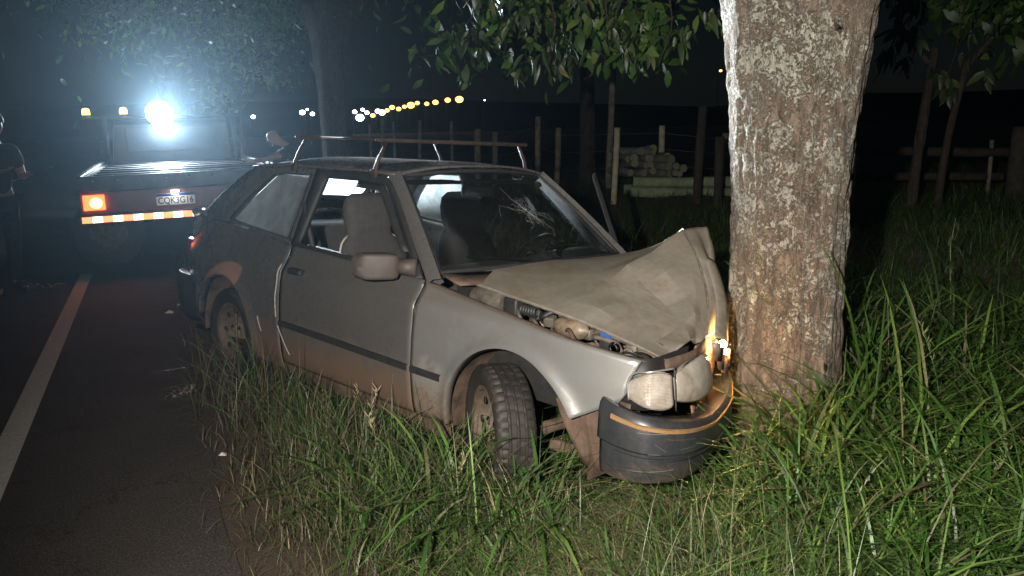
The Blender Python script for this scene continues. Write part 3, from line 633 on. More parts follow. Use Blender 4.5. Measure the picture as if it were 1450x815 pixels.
tree('field_tree', 'slender bare-trunked tree rising behind the fence beside a tall pole', x, y, [(-.2, .19, .19, 0), (1.0, .16, .16, 0), (2.6, .14, .14, -.05), (3.6, .13, .13, -.1)],
     [([(-.1, 0, 3.5), (-.6, 0, 4.2), (-1.2, 0, 4.8)], .1, .04), ([(-.1, 0, 3.5), (.5, 0, 4.2), (1.0, 0, 4.8)], .1, .04)], 2600, [((-1.0, 0, 4.1), (.8, .6, .45)), ((.8, 0, 4.3), (.9, .6, .5)), ((0, .2, 5), (1.2, .8, .6)), ((-1.6, .2, 3.2), (.5, .5, .35))], 0.2, 11.0)
x, y = 5.6, 11.4
o = tree('field_tree', 'dim twin-stemmed tree with large hanging leaves beyond the lichen trunk', x, y, [(-.1, .07, .07, -.25), (1.0, .06, .06, -.2), (2.2, .05, .05, -.1)],
     [([(.15, .1, -.1), (.22, .1, 1.0), (.4, .1, 2.1)], .06, .04), ([(-.15, 0, 2.0), (-.6, 0, 2.4), (-1.0, -.2, 2.3)], .04, .015), ([(.4, .1, 2.0), (.9, 0, 2.6), (1.5, 0, 2.9)], .04, .015)], 900, [((.2, 0, 3.0), (.9, .5, .4)), ((1.2, 0, 2.8), (.7, .5, .4))], 0.24, 13.0, GREENS * 0.6)
BIGLEAF = [leaf_mesh(0.30, 0.06, 0.35, 0.4), leaf_mesh(0.26, 0.055, 0.3, 0.6)]
hanging(o, [(5.2, 11.3, 3.2), (4.9, 11.2, 2.8), (4.7, 11.1, 2.4), (4.6, 11.1, 2.2)], .016, 36, .4, 21, BIGLEAF)
hanging(o, [(5.8, 11.3, 3.3), (5.7, 11.2, 2.9), (5.6, 11.1, 2.5), (5.5, 11.1, 2.2)], .016, 44, .5, 22, BIGLEAF)
hanging(o, [(6.4, 11.3, 3.5), (6.5, 11.2, 3.1), (6.4, 11.1, 2.9)], .016, 30, .5, 23, BIGLEAF)
# slender weed beside the trunk's shadow
o = empty('tall_weed', (3.2, 6.1, float(gh(3.2, 6.1)))); tag(o, 'single slender leafy weed standing tall in the dark behind the tree', 'weed')
st = MB().tube([(0, 0, 0), (.02, 0, .4), (-.02, 0, .8), (.0, 0, 1.0)], [.006, .005, .004, .002], 6).build('stem', 'green_stalk', o)
for k in range(16):
    lf = bpy.data.objects.new('leaf', LEAF[k % 3]); lf.location = (0, 0, .45 + .035 * k); lf.rotation_euler = (0, random.uniform(0, .6), k * 2.4); lf.scale = (.6,) * 3; link(lf, o)

# ================================================================== THE CRASHED CAR
# own frame: x forward, y to the car's own left, z up; origin on the ground under the front axle
car = empty('crashed_car', CAR_O, CAR_E); tag(car, 'silver three-door hatchback wrecked against the tree, bonnet buckled', 'car')
tx, ty, TRAD = TREE_C.x, TREE_C.y, 0.315
def crush(P, rad=None):
    "push whatever the trunk would occupy back round its surface"
    rad = rad or TRAD; P = np.array(P, float); d = P[..., :2] - np.array([tx, ty]); r = np.linalg.norm(d, axis=-1)
    f = np.where(r < rad, rad / np.maximum(r, 1e-3), 1.0)[..., None]
    dirn = np.where((r < 1e-3)[..., None], np.array([-1.0, 0]), d); P[..., :2] = np.array([tx, ty]) + dirn * f; return P
ZP = np.array([.14, .20, .30, .45, .62, .74, .765, .79, .84, .88, .92, .98]); YP = np.array([.760, .785, .808, .822, .819, .808, .803, .785, .752, .738, .727, .712])
AF, AR = (.09, .285), (-2.42, .30); RF, RR = .395, .355
def sy(x, z):
    y = np.interp(z, ZP, YP); y = y - .12 * np.clip((x - .25) / .55, 0, 2) ** 2 - .13 * np.clip((-2.6 - x) / .6, 0, 2) ** 2
    for (cx, cz), rr in ((AF, RF), (AR, RR)):
        y = y + .020 * np.exp(-((np.hypot(x - cx, z - cz) - rr) / .035) ** 2)
    return y
def gy(z): return np.interp(z, [.86, .90, 1.33, 1.40], [.742, .726, .553, .50])
def polar(c, rad, outline, nr=14, step=3.0, side=-1, lip=.035):
    "panel round a wheel arch"
    O = np.asarray(outline, float) - np.array(c); ang = np.unwrap(np.arctan2(O[:, 1], O[:, 0])); rr = np.hypot(O[:, 0], O[:, 1])
    a0, a1 = ang[0], ang[-1]; th = np.unique(np.concatenate([np.linspace(a0, a1, int(abs(a1 - a0) / R(step))), ang]))[::-1 if a1 < a0 else 1]
    rows = []
    for t in th:
        k = int(np.clip(np.searchsorted(-ang if a1 < a0 else ang, -t if a1 < a0 else t), 1, len(ang) - 1)); p, q = O[k - 1], O[k]
        dd = np.array([math.cos(t), math.sin(t)]); e = q - p; den = dd[0] * e[1] - dd[1] * e[0]
        s = (p[0] * e[1] - p[1] * e[0]) / den if abs(den) > 1e-9 else np.interp(t, sorted((ang[k - 1], ang[k])), sorted((rr[k - 1], rr[k])))
        row = [(c[0] + dd[0] * (rad - .004), c[1] + dd[1] * (rad - .004), lip), ]
        for f in np.linspace(0, 1, nr) ** 1.25:
            r_ = rad + (max(s, rad + .004) - rad) * f; row.append((c[0] + dd[0] * r_, c[1] + dd[1] * r_, 0))
        rows.append(row)
    A = np.array(rows); Y = sy(A[..., 0], A[..., 1]) - A[..., 2]
    return np.stack([A[..., 0], side * Y, A[..., 1]], 2)
def coons(b, r, t, l, nu, nv):
    "b,t: bottom and top polylines left->right; l,r: left and right polylines bottom->top"
    B, T, L, Rr = poly(b, nu), poly(t, nu), poly(l, nv), poly(r, nv); out = np.zeros((nv, nu, B.shape[1]))
    for j in range(nv):
        v = j / (nv - 1)
        for i in range(nu):
            u = i / (nu - 1)
            out[j, i] = (1 - v) * B[i] + v * T[i] + (1 - u) * L[j] + u * Rr[j] - ((1 - u) * (1 - v) * B[0] + u * (1 - v) * B[-1] + (1 - u) * v * T[0] + u * v * T[-1])
    return out
def dent(P, amp=.004, s=5.0, axis=1):
    for idx in np.ndindex(P.shape[:-1]): P[idx][axis] += amp * mnoise.noise(Vector(P[idx]) * s)
    return P

FEND = [(-.557, .235), (-.557, .50), (-.557, .70), (-.557, .868), (-.46, .858), (-.37, .846), (-.13, .822), (.10, .800), (.28, .782), (.50, .762), (.69, .742), (.655, .66), (.645, .585), (.56, .560), (.50, .548)]
def tilt_in(P):
    "roll the fender's top edge inwards over the engine bay"
    return P
for side in (-1, 1):
    P = dent(polar(AF, RF, FEND, side=side), .005, 3.0)
    if side > 0:      # concertinaed against the trunk
        xx = P[..., 0]; P[..., 0] = np.where(xx > -.1, -.1 + (xx + .1) * .34 + .02 * np.sin(xx * 26), xx); P = crush(P)
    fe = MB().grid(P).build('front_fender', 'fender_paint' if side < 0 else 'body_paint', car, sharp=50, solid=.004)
    xs = np.linspace(-.55, -.335, 8); MB().grid(np.stack([np.stack([xs, side * (sy(xs, zz + 0 * xs) + yo_), zz + 0 * xs], 1) for yo_, zz in ((-.002, .442), (.016, .448), (.016, .474), (-.002, .481))], 1)).build('rub_strip', 'black_rubber', fe, sharp=30)
    # inner ledge along the top of the fender
    top = np.array([(x, side * sy(x, z), z) for x, z in poly(FEND[3:11], 20)]); inn = top.copy(); inn[:, 1] -= side * .055; inn[:, 2] -= .012; low = inn.copy(); low[:, 2] -= .022
    L = np.stack([top - np.array([0, side * .004, .002]), inn, low], 1)
    if side > 0: L[..., 0] = np.where(L[..., 0] > -.1, -.1 + (L[..., 0] + .1) * .34, L[..., 0]); L = crush(L)
    MB().grid(L).build('inner_ledge', 'mud', fe, sharp=40, solid=.003)
    QUART = [(-2.03, .20), (-1.765, .20), (-1.765, .55), (-1.765, .905), (-2.1, .935), (-2.55, .965), (-2.95, .965), (-3.12, .945), (-3.18, .80), (-3.19, .60), (-3.17, .44), (-2.80, .40)]
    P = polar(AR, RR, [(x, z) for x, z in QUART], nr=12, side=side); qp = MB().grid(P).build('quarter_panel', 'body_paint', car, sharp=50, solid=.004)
    # patch of red-brown filler round the rear arch
    if side < 0:
        P2 = polar(AR, RR + .012, [(AR[0] + (RR + .10 + .05 * math.sin(a * 2.2)) * math.cos(a), AR[1] + (RR + .10 + .05 * math.sin(a * 2.2)) * math.sin(a)) for a in np.linspace(R(178), R(62), 14)], nr=6, side=-1, lip=0)
        P2[..., 1] -= .0035; MB().grid(P2).build('primer_patch', 'rust_arch', qp)
    # upper side: ring between the outer edge and the quarter window
    out_ = [(-1.765, .907), (-2.1, .937), (-2.55, .967), (-2.85, .967), (-3.08, .955), (-2.80, 1.15), (-2.50, 1.315), (-2.2, 1.338), (-1.765, 1.338), (-1.765, 1.12)]
    in_ = [(-1.835, .938), (-2.1, .958), (-2.36, .975), (-2.47, .982), (-2.515, .992), (-2.40, 1.12), (-2.20, 1.275), (-2.10, 1.292), (-1.82, 1.296), (-1.828, 1.12)]
    n = 72; A = poly(out_ + [out_[0]], n); Bq = poly(in_ + [in_[0]], n)
    # match both loops by corner so that the strip does not twist
    def loop(pts, k=7): return np.concatenate([np.linspace(pts[i], pts[(i + 1) % len(pts)], k, endpoint=False) for i in range(len(pts))] + [[pts[0]]])
    A, Bq = loop(np.array(out_)), loop(np.array(in_)); P = np.stack([lerp(A, Bq, t) for t in (0, .35, .7, 1)], 1)
    def on_side(P, off=0.0):
        x, z = P[..., 0], P[..., 1]; return np.stack([x, side * (gy(z) + off - .05 * np.clip((-2.55 - x) / .55, 0, 1) ** 2), z], 2)
    up = MB().grid(on_side(P)).build('rear_pillar', 'body_paint', car, sharp=40, solid=.006)
    seal = np.stack([lerp(Bq, lerp(A, Bq, .9), t) for t in (0, 1)], 1); sl = np.stack([on_side(seal, .008)[:, 0], on_side(seal, .008)[:, 1]], 1)
    MB().grid(sl).build('window_seal', 'black_rubber', up, solid=.01)
    ip = np.array(in_ + [in_[0]]); c0 = ip[:-1].mean(0); G = np.stack([lerp(c0[None].repeat(len(Bq), 0), Bq, t) for t in (0, .5, 1)], 1)
    MB().grid(on_side(G, -.006)).build('quarter_window', 'dusty_glass', up)
    # sill
    xs = np.linspace(-2.07, -.30, 20); S = np.stack([np.stack([xs, np.full(20, side * yy), np.full(20, zz)], 1) for yy, zz in ((.66, .15), (.755, .15), (.783, .185), (.789, .232), (.70, .25))], 1)
    MB().grid(S).build('sill', 'mud', car, sharp=35)

# doors: shut on the near side, swung open on the far side
def make_door(side, parent):
    D = empty('door', (0, 0, 0), parent=parent)
    belt = [(-.562, .872), (-1.0, .886), (-1.4, .898), (-1.758, .907)]
    P = coons([(-.562, .238), (-1.758, .238)], [(-1.758, .238), (-1.758, .907)], belt, [(-.562, .238), (-.562, .872)], 34, 30)
    Y = sy(P[..., 0], P[..., 1]); Q = np.stack([P[..., 0], side * Y, P[..., 1]], 2); dent(Q, .005, 4.0)
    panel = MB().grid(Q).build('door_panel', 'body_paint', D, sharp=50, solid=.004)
    # edges and inner card
    rim = [(-.562, .238), (-.562, .872), (-1.758, .907), (-1.758, .238), (-.562, .238)]; L = poly(rim, 60); yo = sy(L[:, 0], L[:, 1]) - .004
    E_ = np.stack([np.stack([L[:, 0], side * (yo - t), L[:, 1]], 1) for t in (0, .05, .105)], 1); MB().grid(E_).build('door_edge', 'door_edge' if side > 0 else 'body_paint', D, sharp=40)
    P = coons([(-.58, .25), (-1.74, .25)], [(-1.74, .25), (-1.74, .90)], [(-.58, .87), (-1.74, .90)], [(-.58, .25), (-.58, .87)], 12, 10)
    MB().grid(np.stack([P[..., 0], side * (sy(P[..., 0], P[..., 1]) - .11), P[..., 1]], 2)).build('door_card', 'dash_plastic', D, solid=.008)
    # window frame
    o_ = np.array([(-.575, .874), (-.66, .965), (-.80, 1.10), (-.93, 1.215), (-1.045, 1.300), (-1.10, 1.322), (-1.35, 1.332), (-1.758, 1.332), (-1.758, 1.12), (-1.758, .907), (-1.2, .892)])
    i_ = np.array([(-.660, .896), (-.715, .962), (-.84, 1.085), (-.965, 1.195), (-1.065, 1.272), (-1.12, 1.285), (-1.35, 1.293), (-1.645, 1.293), (-1.668, 1.12), (-1.690, .925), (-1.2, .910)])
    A = np.concatenate([np.linspace(o_[k], o_[(k + 1) % 11], 5, endpoint=False) for k in range(11)] + [[o_[0]]]); Bq = np.concatenate([np.linspace(i_[k], i_[(k + 1) % 11], 5, endpoint=False) for k in range(11)] + [[i_[0]]])
    S = np.stack([lerp(A, Bq, t) for t in (0, .5, 1)], 1); F_ = np.stack([S[..., 0], side * (gy(S[..., 1]) + .006), S[..., 1]], 2)
    MB().grid(F_).build('window_frame', 'black_rubber', D, sharp=40, solid=.028)
    if side < 0:   # wind deflector over the glass and the corner piece that carries the mirror
        W = poly([(-.72, .985), (-.97, 1.20), (-1.08, 1.285), (-1.32, 1.292)], 16); W2 = poly([(-.76, .985), (-1.00, 1.185), (-1.09, 1.255), (-1.30, 1.262)], 16)
        V = np.stack([np.stack([W[:, 0], -(gy(W[:, 1]) + .022), W[:, 1]], 1), np.stack([W2[:, 0], -(gy(W2[:, 1]) + .042), W2[:, 1]], 1)], 1); MB().grid(V).build('wind_deflector', 'black_rubber', D, solid=.004)
    else:
        c0 = i_.mean(0); G = np.stack([lerp(c0[None].repeat(len(Bq), 0), Bq, t) for t in (0, .5, 1)], 1); MB().grid(np.stack([G[..., 0], side * gy(G[..., 1]), G[..., 1]], 2)).build('door_window', 'side_glass', D)
    # rub strip
    t_ = MB(); xs = np.linspace(-.575, -1.745, 24)
    S = np.stack([np.stack([xs, side * (sy(xs, zz + 0 * xs) + yo_), zz + .010 * (xs + .57) * -1], 1) for yo_, zz in ((-.002, .442), (.016, .448), (.016, .474), (-.002, .481))], 1)
    t_.grid(S).build('rub_strip', 'black_rubber', D, sharp=30)
    # handle
    h_ = MB().box((-1.665, side * .806 - .02, .765), (-1.535, side * .806 + .02, .800)); h_.build('door_handle', 'black_rubber', D, bevel=.010)
    # mirror
    if side > 0: return D      # the far mirror has been knocked off
    sec = []
    for t in np.linspace(0, 1, 9):      # housing: flat-backed shell swept outwards from the door
        yy = .795 + .175 * t; e = 1 - abs(2 * t - 1) ** 7 * .38; xb = -.785 + .02 * t - .03 * t; hx = .125 * (1 - .35 * t * t); hz = .063 * e; row = []
        for k in range(29):
            a = 2 * math.pi * k / 28; ca, sa = math.cos(a), math.sin(a); row.append((xb + hx * .5 + hx * .5 * e * math.copysign(abs(ca) ** .40, ca) - .05 * t, side * yy, .925 + hz * math.copysign(abs(sa) ** .28, sa)))
        sec.append(row)
    mb = MB().grid(sec); mb.F += [tuple(range(28)), tuple(range(8 * 29, 8 * 29 + 28))]
    ms = mb.build('mirror_shell', 'mirror_shell', D, sharp=55)
    MB().tube([(-.62, side * .745, .925), (-.70, side * .80, .925)], [.045, .035], 10).build('mirror_arm', 'mirror_shell', ms)
    MB().add([(-.60, side * .742, .885), (-.72, side * .738, .89), (-.735, side * .705, .985)], [(0, 1, 2)]).build('mirror_foot', 'black_rubber', ms, solid=.02)
    return D
make_door(-1, car)
DL = make_door(1, car)      # turned about its hinge line
hinge = Matrix.Translation((-.56, .76, 0)); DL.matrix_local = hinge @ Matrix.Rotation(R(-51), 4, 'Z') @ hinge.inverted()
# pale scratches where the paint is torn at the rear edge of the door
sc = MB()
for pts in ([(-1.79, .80), (-1.79, .71), (-1.80, .60), (-1.79, .50)], [(-1.77, .455), (-1.74, .40), (-1.70, .34), (-1.665, .30)], [(-2.0, .47), (-1.985, .42), (-1.97, .385)]):
    P = smooth_poly(pts, 16); w = .004 + .003 * np.abs(np.sin(np.arange(16) * 1.7)); x0, x1 = P[:, 0] - w / 1, P[:, 0] + w / 1
    sc = MB().grid(np.stack([np.stack([x0, -(sy(x0, P[:, 1]) + .0038), P[:, 1]], 1), np.stack([x1, -(sy(x1, P[:, 1]) + .0038), P[:, 1]], 1)], 1)); sc.build('paint_scratch', 'paper', car)

# roof
xs = np.linspace(-1.03, -2.50, 28); ys = np.linspace(-1, 1, 27); P = []
for x in xs:
    ze = np.interp(x, [-2.5, -2.2, -1.3, -1.03], [1.315, 1.340, 1.345, 1.335]); half = float(gy(ze)) + .004; row = []
    for t in ys:
        cr = .052 * (1 - abs(t) ** 2.6); xx = x + (.05 * (1 - t * t) if x > -1.2 else 0) * (1 + (x + 1.03) / .17 if x > -1.2 else 0); row.append((xx, half * t, ze + cr * (1 if x > -2.2 else 1 - .35 * (-2.2 - x) / .3)))
    P.append(row)
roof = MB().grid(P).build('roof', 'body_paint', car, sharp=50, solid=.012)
for s in (-1, 1): MB().tube([(x, s * (float(gy(np.interp(x, [-2.5, -2.2, -1.3, -1.03], [1.315, 1.340, 1.345, 1.335]))) + .010), np.interp(x, [-2.5, -2.2, -1.3, -1.03], [1.315, 1.340, 1.345, 1.335]) + .003) for x in np.linspace(-1.04, -2.49, 16)], .010, 6).build('gutter', 'body_paint', roof)
MB().grid([[(x, .52 * t, 1.325 + .03 * (1 - abs(t) ** 2)) for t in np.linspace(-1, 1, 11)] for x in np.linspace(-1.08, -2.45, 12)]).build('headliner', 'headliner', car)
# windscreen pillars
for s in (-1, 1):
    a, b_ = Vector((-.50, s * .735, .868)), Vector((-1.055, s * .553, 1.336)); ax = (b_ - a).normalized(); P = []
    for t in np.linspace(0, 1, 14):
        c0 = a.lerp(b_, t) + Vector((0, 0, .012 * math.sin(math.pi * t))); o1 = Vector((-.035, s * .012, -.01)); o2 = Vector((.028, -s * .016, .022)); o3 = Vector((.005, -s * .055, .0)); o4 = Vector((-.03, -s * .03, -.03))
        P.append([c0 + o for o in (o1, (o1 + o2) / 2 + Vector((0, s * .012, .008)), o2, o3, o4, o1)])
    MB().grid([[tuple(q) for q in r_] for r_ in P]).build('windscreen_pillar', 'body_paint', car, sharp=50)
# windscreen with its rubber seal
def ws_pt(u, v):
    yb, yt = .675, .515; y = u * (yb * (1 - v) + yt * v); k = 1 - u * u
    return (-.535 + .115 * k + (-1.045 + .065 * k + .535 - .115 * k) * v, y, .905 + .018 * k + (1.332 + .030 * k - .905 - .018 * k) * v + .012 * math.sin(math.pi * v))
W = [[ws_pt(u, v) for u in np.linspace(-1, 1, 25)] for v in np.linspace(0, 1, 13)]
wsn = MB().grid(W).build('windscreen', 'windscreen_glass', car)
rim = [ws_pt(u, 0) for u in np.linspace(-1, 1, 25)] + [ws_pt(1, v) for v in np.linspace(0, 1, 13)[1:]] + [ws_pt(u, 1) for u in np.linspace(1, -1, 25)[1:]] + [ws_pt(-1, v) for v in np.linspace(1, 0, 13)[1:]]
MB().tube(rim, .013, 8, False).build('windscreen_seal', 'black_rubber', wsn)
# thin lines stand in for a pale reflection: irregular rays joined by broken rings
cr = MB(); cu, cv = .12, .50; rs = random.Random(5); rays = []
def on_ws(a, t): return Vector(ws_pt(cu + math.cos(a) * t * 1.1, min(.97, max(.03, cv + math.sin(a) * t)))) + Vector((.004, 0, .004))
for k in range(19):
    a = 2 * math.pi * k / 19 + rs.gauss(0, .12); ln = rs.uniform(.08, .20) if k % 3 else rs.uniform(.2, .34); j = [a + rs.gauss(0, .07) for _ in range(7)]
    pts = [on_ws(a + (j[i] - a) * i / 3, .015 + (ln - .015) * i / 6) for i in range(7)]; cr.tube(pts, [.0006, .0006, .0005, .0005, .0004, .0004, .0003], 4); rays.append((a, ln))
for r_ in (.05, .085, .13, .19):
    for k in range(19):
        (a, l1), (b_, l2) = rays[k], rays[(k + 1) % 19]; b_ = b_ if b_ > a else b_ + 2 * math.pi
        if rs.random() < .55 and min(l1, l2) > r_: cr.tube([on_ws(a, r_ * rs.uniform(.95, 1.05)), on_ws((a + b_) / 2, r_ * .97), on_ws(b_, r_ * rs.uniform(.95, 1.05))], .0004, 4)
cr.build('reflection_lines', 'reflection_grey', wsn)
# scuttle and wiper
cw = MB().grid([[(x + .10 * (1 - (y / .7) ** 2), y, z) for y in np.linspace(-.70, .70, 15)] for x, z in ((-.50, .905), (-.42, .885), (-.36, .872))]).build('scuttle', 'mud', car, solid=.006)
MB().tube([(-.40, .1, .90), (-.50, -.2, .935), (-.56, -.48, .965)], .007, 6).build('wiper', 'black_rubber', cw)

# hatch, tail, rear bumper, lamps
H = []
for t in np.linspace(0, 1, 16):
    x = -2.49 + (-3.10 + 2.49) * t; z = 1.317 + (.955 - 1.317) * t + .03 * math.sin(math.pi * t); hw = .545 + (.655 - .545) * t; H.append([(x - .04 * (1 - u * u), hw * u, z + .045 * (1 - abs(u) ** 2.5) * (1 - .6 * t)) for u in np.linspace(-1, 1, 17)])
H = np.array(H); ht = MB()
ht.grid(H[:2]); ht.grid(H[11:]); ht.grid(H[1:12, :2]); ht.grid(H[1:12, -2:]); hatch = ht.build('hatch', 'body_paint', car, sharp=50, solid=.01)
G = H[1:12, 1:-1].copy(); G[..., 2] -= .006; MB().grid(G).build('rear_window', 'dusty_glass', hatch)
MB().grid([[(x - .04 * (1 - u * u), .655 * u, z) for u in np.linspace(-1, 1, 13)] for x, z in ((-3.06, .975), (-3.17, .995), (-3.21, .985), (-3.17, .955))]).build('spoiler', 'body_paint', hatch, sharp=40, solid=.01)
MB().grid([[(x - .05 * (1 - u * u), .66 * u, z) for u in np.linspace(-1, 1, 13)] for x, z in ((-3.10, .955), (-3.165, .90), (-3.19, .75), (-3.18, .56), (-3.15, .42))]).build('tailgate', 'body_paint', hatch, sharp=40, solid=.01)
for s in (-1, 1): MB().box((-3.225, s * .60 - .085, .60), (-3.12, s * .60 + .085, .80)).build('tail_light', 'red_plastic', car, bevel=.015)
Bp = smooth_poly([(-2.83, -.79), (-3.05, -.80), (-3.23, -.72), (-3.29, -.4), (-3.30, 0), (-3.29, .4), (-3.23, .72), (-3.05, .80), (-2.83, .79)], 50)
MB().grid([[(x * (1 + .0), y * k, z) for (x, y) in Bp] for k, z in ((.93, .58), (1.0, .585), (1.015, .54), (1.015, .42), (1.0, .33), (.95, .27))]).build('rear_bumper', 'bumper_plastic', car, sharp=40, solid=.006)

# bonnet: thrown up in a tent by the trunk
right = smooth_poly([(-.50, -.61, .885), (-.24, -.615, .858), (.02, -.62, .835), (.30, -.62, .806), (.49, -.615, .774), (.63, -.605, .748), (.70, -.60, .728)], 40)
far = np.vstack([smooth_poly([(-.42, .52, .885), (-.30, .56, .93), (-.10, .50, 1.02), (.12, .335, 1.128)], 22)[:-1], smooth_poly([(.12, .335, 1.128), (.30, .20, 1.01), (.48, .02, .87), (.625, -.20, .745)], 19)])
# buckled sheet steel: a coarse net of flat facets, creased where they meet
vk = np.array([0, .10, .26, .42, .54, .66, .78, .90, 1.0]); uk = np.array([0, .17, .36, .55, .74, .88, 1.0]); rs = random.Random(12)
right = poly(right, 80); far = np.stack([np.interp(np.linspace(0, 39, 80), np.arange(40), far[:, k]) for k in range(3)], 1)
K = np.zeros((len(vk), len(uk), 3))
for j, v in enumerate(vk):
    a_, b_ = right[int(round(v * 79))], far[int(round(v * 79))]
    for i, u in enumerate(uk):
        uu = u + (.05 * rs.uniform(-1, 1) if 0 < i < len(uk) - 1 and v > .2 else 0); p = a_ * (1 - uu) + b_ * uu; k = math.sin(math.pi * u); g = float(sstep(.25, .75, v))
        p[2] += k * .045 * (1 - v) - .035 * k * math.exp(-((v - .42) / .2) ** 2) + k * g * rs.uniform(-.042, .034); p[0] += k * g * rs.uniform(-.015, .015)
        if v < .05: p[0] += .035 * k
        K[j, i] = p
nu = 61; P = np.zeros((81, nu, 3))
for c_ in range(3):
    tmp = np.stack([np.interp(np.linspace(0, 1, nu), uk, K[j, :, c_]) for j in range(len(vk))]); P[..., c_] = np.stack([np.interp(np.linspace(0, 1, 81), vk, tmp[:, i]) for i in range(nu)], 1)
edge_r = np.stack([np.interp(np.linspace(0, 79, 81), np.arange(80), right[:, k]) for k in range(3)], 1); edge_f = np.stack([np.interp(np.linspace(0, 79, 81), np.arange(80), far[:, k]) for k in range(3)], 1)
P[:, 0] = edge_r; P[:, -1] = edge_f
for idx in np.ndindex(81, nu): P[idx][2] += .0025 * mnoise.noise(Vector(P[idx]) * 9) * min(1, idx[1] / 4, (nu - 1 - idx[1]) / 4)
P = crush(P, .30); bon = MB().grid(P).build('bonnet', 'bonnet_paint', car, sharp=7, solid=.006)
# the part folded down towards the trunk
e1 = far[43:]; m1 = len(e1)
e2 = smooth_poly([(.13, .545, 1.135), (.24, .44, 1.03), (.33, .33, .92), (.405, .30, .80), (.50, .16, .735)], m1); P = np.zeros((m1, 12, 3))
for j in range(m1):
    for i in range(12):
        u = i / 11; p = e1[j] * (1 - u) + e2[j] * u; p[0] += .030 * math.sin(math.pi * u * 2) * math.sin(math.pi * j / (m1 - 1)); p[2] += .012 * mnoise.noise(Vector(p) * 9); P[j, i] = p
MB().grid(crush(P, .295)).build('bonnet_fold', 'bonnet_paint', bon, sharp=30, solid=.006)
# curled front flange
e3 = e1[10:] + np.array([.022, .035, -.004]); e4 = e3 + np.array([.018, .075, -.030]); P = np.stack([lerp(e3, e4, t) + np.array([0, 0, .012 * math.sin(math.pi * t)]) for t in np.linspace(0, 1, 5)], 1)
MB().grid(crush(P, .295)).build('bonnet_flange', 'bonnet_paint', bon, sharp=40, solid=.004)
MB().tube([Vector(q) + Vector((.002, .002, .003)) for q in far[38:]], .0045, 6).build('bare_crease', 'bare_metal', bon)
MB().tube([Vector(q) + Vector((0, -.002, 0)) for q in right], .0035, 6).build('bonnet_edge', 'bare_metal', bon)
fr = np.stack([smooth_poly([(.70, -.60, .728), (.70, -.40, .738), (.625, -.20, .745)], 14) + np.array([.004 * k, 0, -.022 * k]) for k in range(3)], 1); MB().grid(fr).build('bonnet_lip', 'mud', bon, sharp=40, solid=.006)

# engine bay: walls, block and the clutter seen through the gap
eb = MB(); eb.grid([[(x - max(0, (y + .2)) * .55 * (x + .45), y, z) for x in np.linspace(-.45, .62, 14)] for y, z in ((-.64, .70), (-.62, .42), (.30, .42), (.40, .70))]); eb.grid([[(-.45, y, z) for y in np.linspace(-.64, .64, 6)] for z in (.42, .86)]); eb.build('engine_bay', 'engine_black', car, sharp=40)
eng = MB().box((-.28, -.30, .48), (.22, .25, .80)).build('engine_block', 'engine_metal', car, bevel=.02)
MB().box((-.20, -.22, .80), (.12, .15, .86)).build('valve_cover', 'engine_black', eng, bevel=.02)
MB().lathe([(.001, -.10), (.05, -.10), (.056, -.08), (.056, .08), (.05, .10), (.001, .10)], 24, (-.27, -.585, .805), 'x').build('brake_servo', 'engine_metal', car, sharp=40)
MB().box((-.155, -.63, .765), (-.07, -.55, .845)).build('relay_box', 'engine_black', car, bevel=.012)
hs = MB()
for k in range(6): hs.lathe([(.018, -.006), (.026, 0), (.018, .006)], 14, (-.055 + .016 * k, -.60, .80), 'x')
hs.build('ribbed_hose', 'engine_black', car)
wb_ = []
for t in np.linspace(-1, 1, 11): r_ = .036 * (1 - abs(t) ** 5) + .006; wb_.append((r_, .095 * t))
MB().lathe(wb_, 24, (.225, -.595, .765), 'x').build('washer_bottle', 'bottle_plastic', car)
MB().lathe([(.001, .0), (.026, 0), (.026, .05), (.001, .05)], 18, (.385, -.575, .765), 'x').build('blue_cap', 'blue_plastic', car, sharp=40)
MB().lathe([(.020, -.01), (.026, -.004), (.020, .002)], 20, (.50, -.655, .742), 'y').build('hose_clip', 'chrome', car)
for k, (pts, r_) in enumerate([([(-.05, -.55, .80), (.05, -.5, .83), (.13, -.55, .80)], .016), ([(.08, -.62, .79), (.12, -.58, .82), (.10, -.50, .80)], .012), ([(.32, -.55, .76), (.42, -.58, .775), (.55, -.50, .72)], .018), ([(.1, -.45, .80), (.3, -.46, .79), (.5, -.4, .74)], .02)]):
    MB().tube(smooth_poly(pts, 10), r_, 8).build('hose', 'engine_black' if k % 2 else 'engine_metal', car)

rs = random.Random(8)
for k in range(48):
    x = rs.uniform(-.38, .58); y0 = rs.uniform(-.62, -.42); z0 = np.interp(x, [-.4, .2, .6], [.80, .765, .70]) + rs.uniform(-.04, .02); l = rs.uniform(.06, .2); a = rs.uniform(-.6, .6)
    pts = [(x, y0, z0), (x + l * .4, y0 + a * .06, z0 + rs.uniform(-.02, .025)), (x + l * .8, y0 + a * .10, z0 - .01), (x + l, y0 + a * .08, z0 - .04)]
    MB().tube(smooth_poly(pts, 10), rs.uniform(.004, .011), 6).build('cable', ('engine_black', 'engine_metal', 'mud')[k % 3], car)
for k in range(9):
    x = -.30 + k * .10; MB().box((-.025, -.02, -.02), (.025, .02, .025), Matrix.Translation((x, -.56 + rs.uniform(-.04, .04), np.interp(x, [-.4, .2, .6], [.80, .765, .70]))) @ Matrix.Rotation(rs.uniform(-.6, .6), 4, 'Z') @ Matrix.Rotation(rs.uniform(-.4, .4), 4, 'X')).build('bracket', ('engine_metal', 'engine_black')[k % 2], car, bevel=.005)

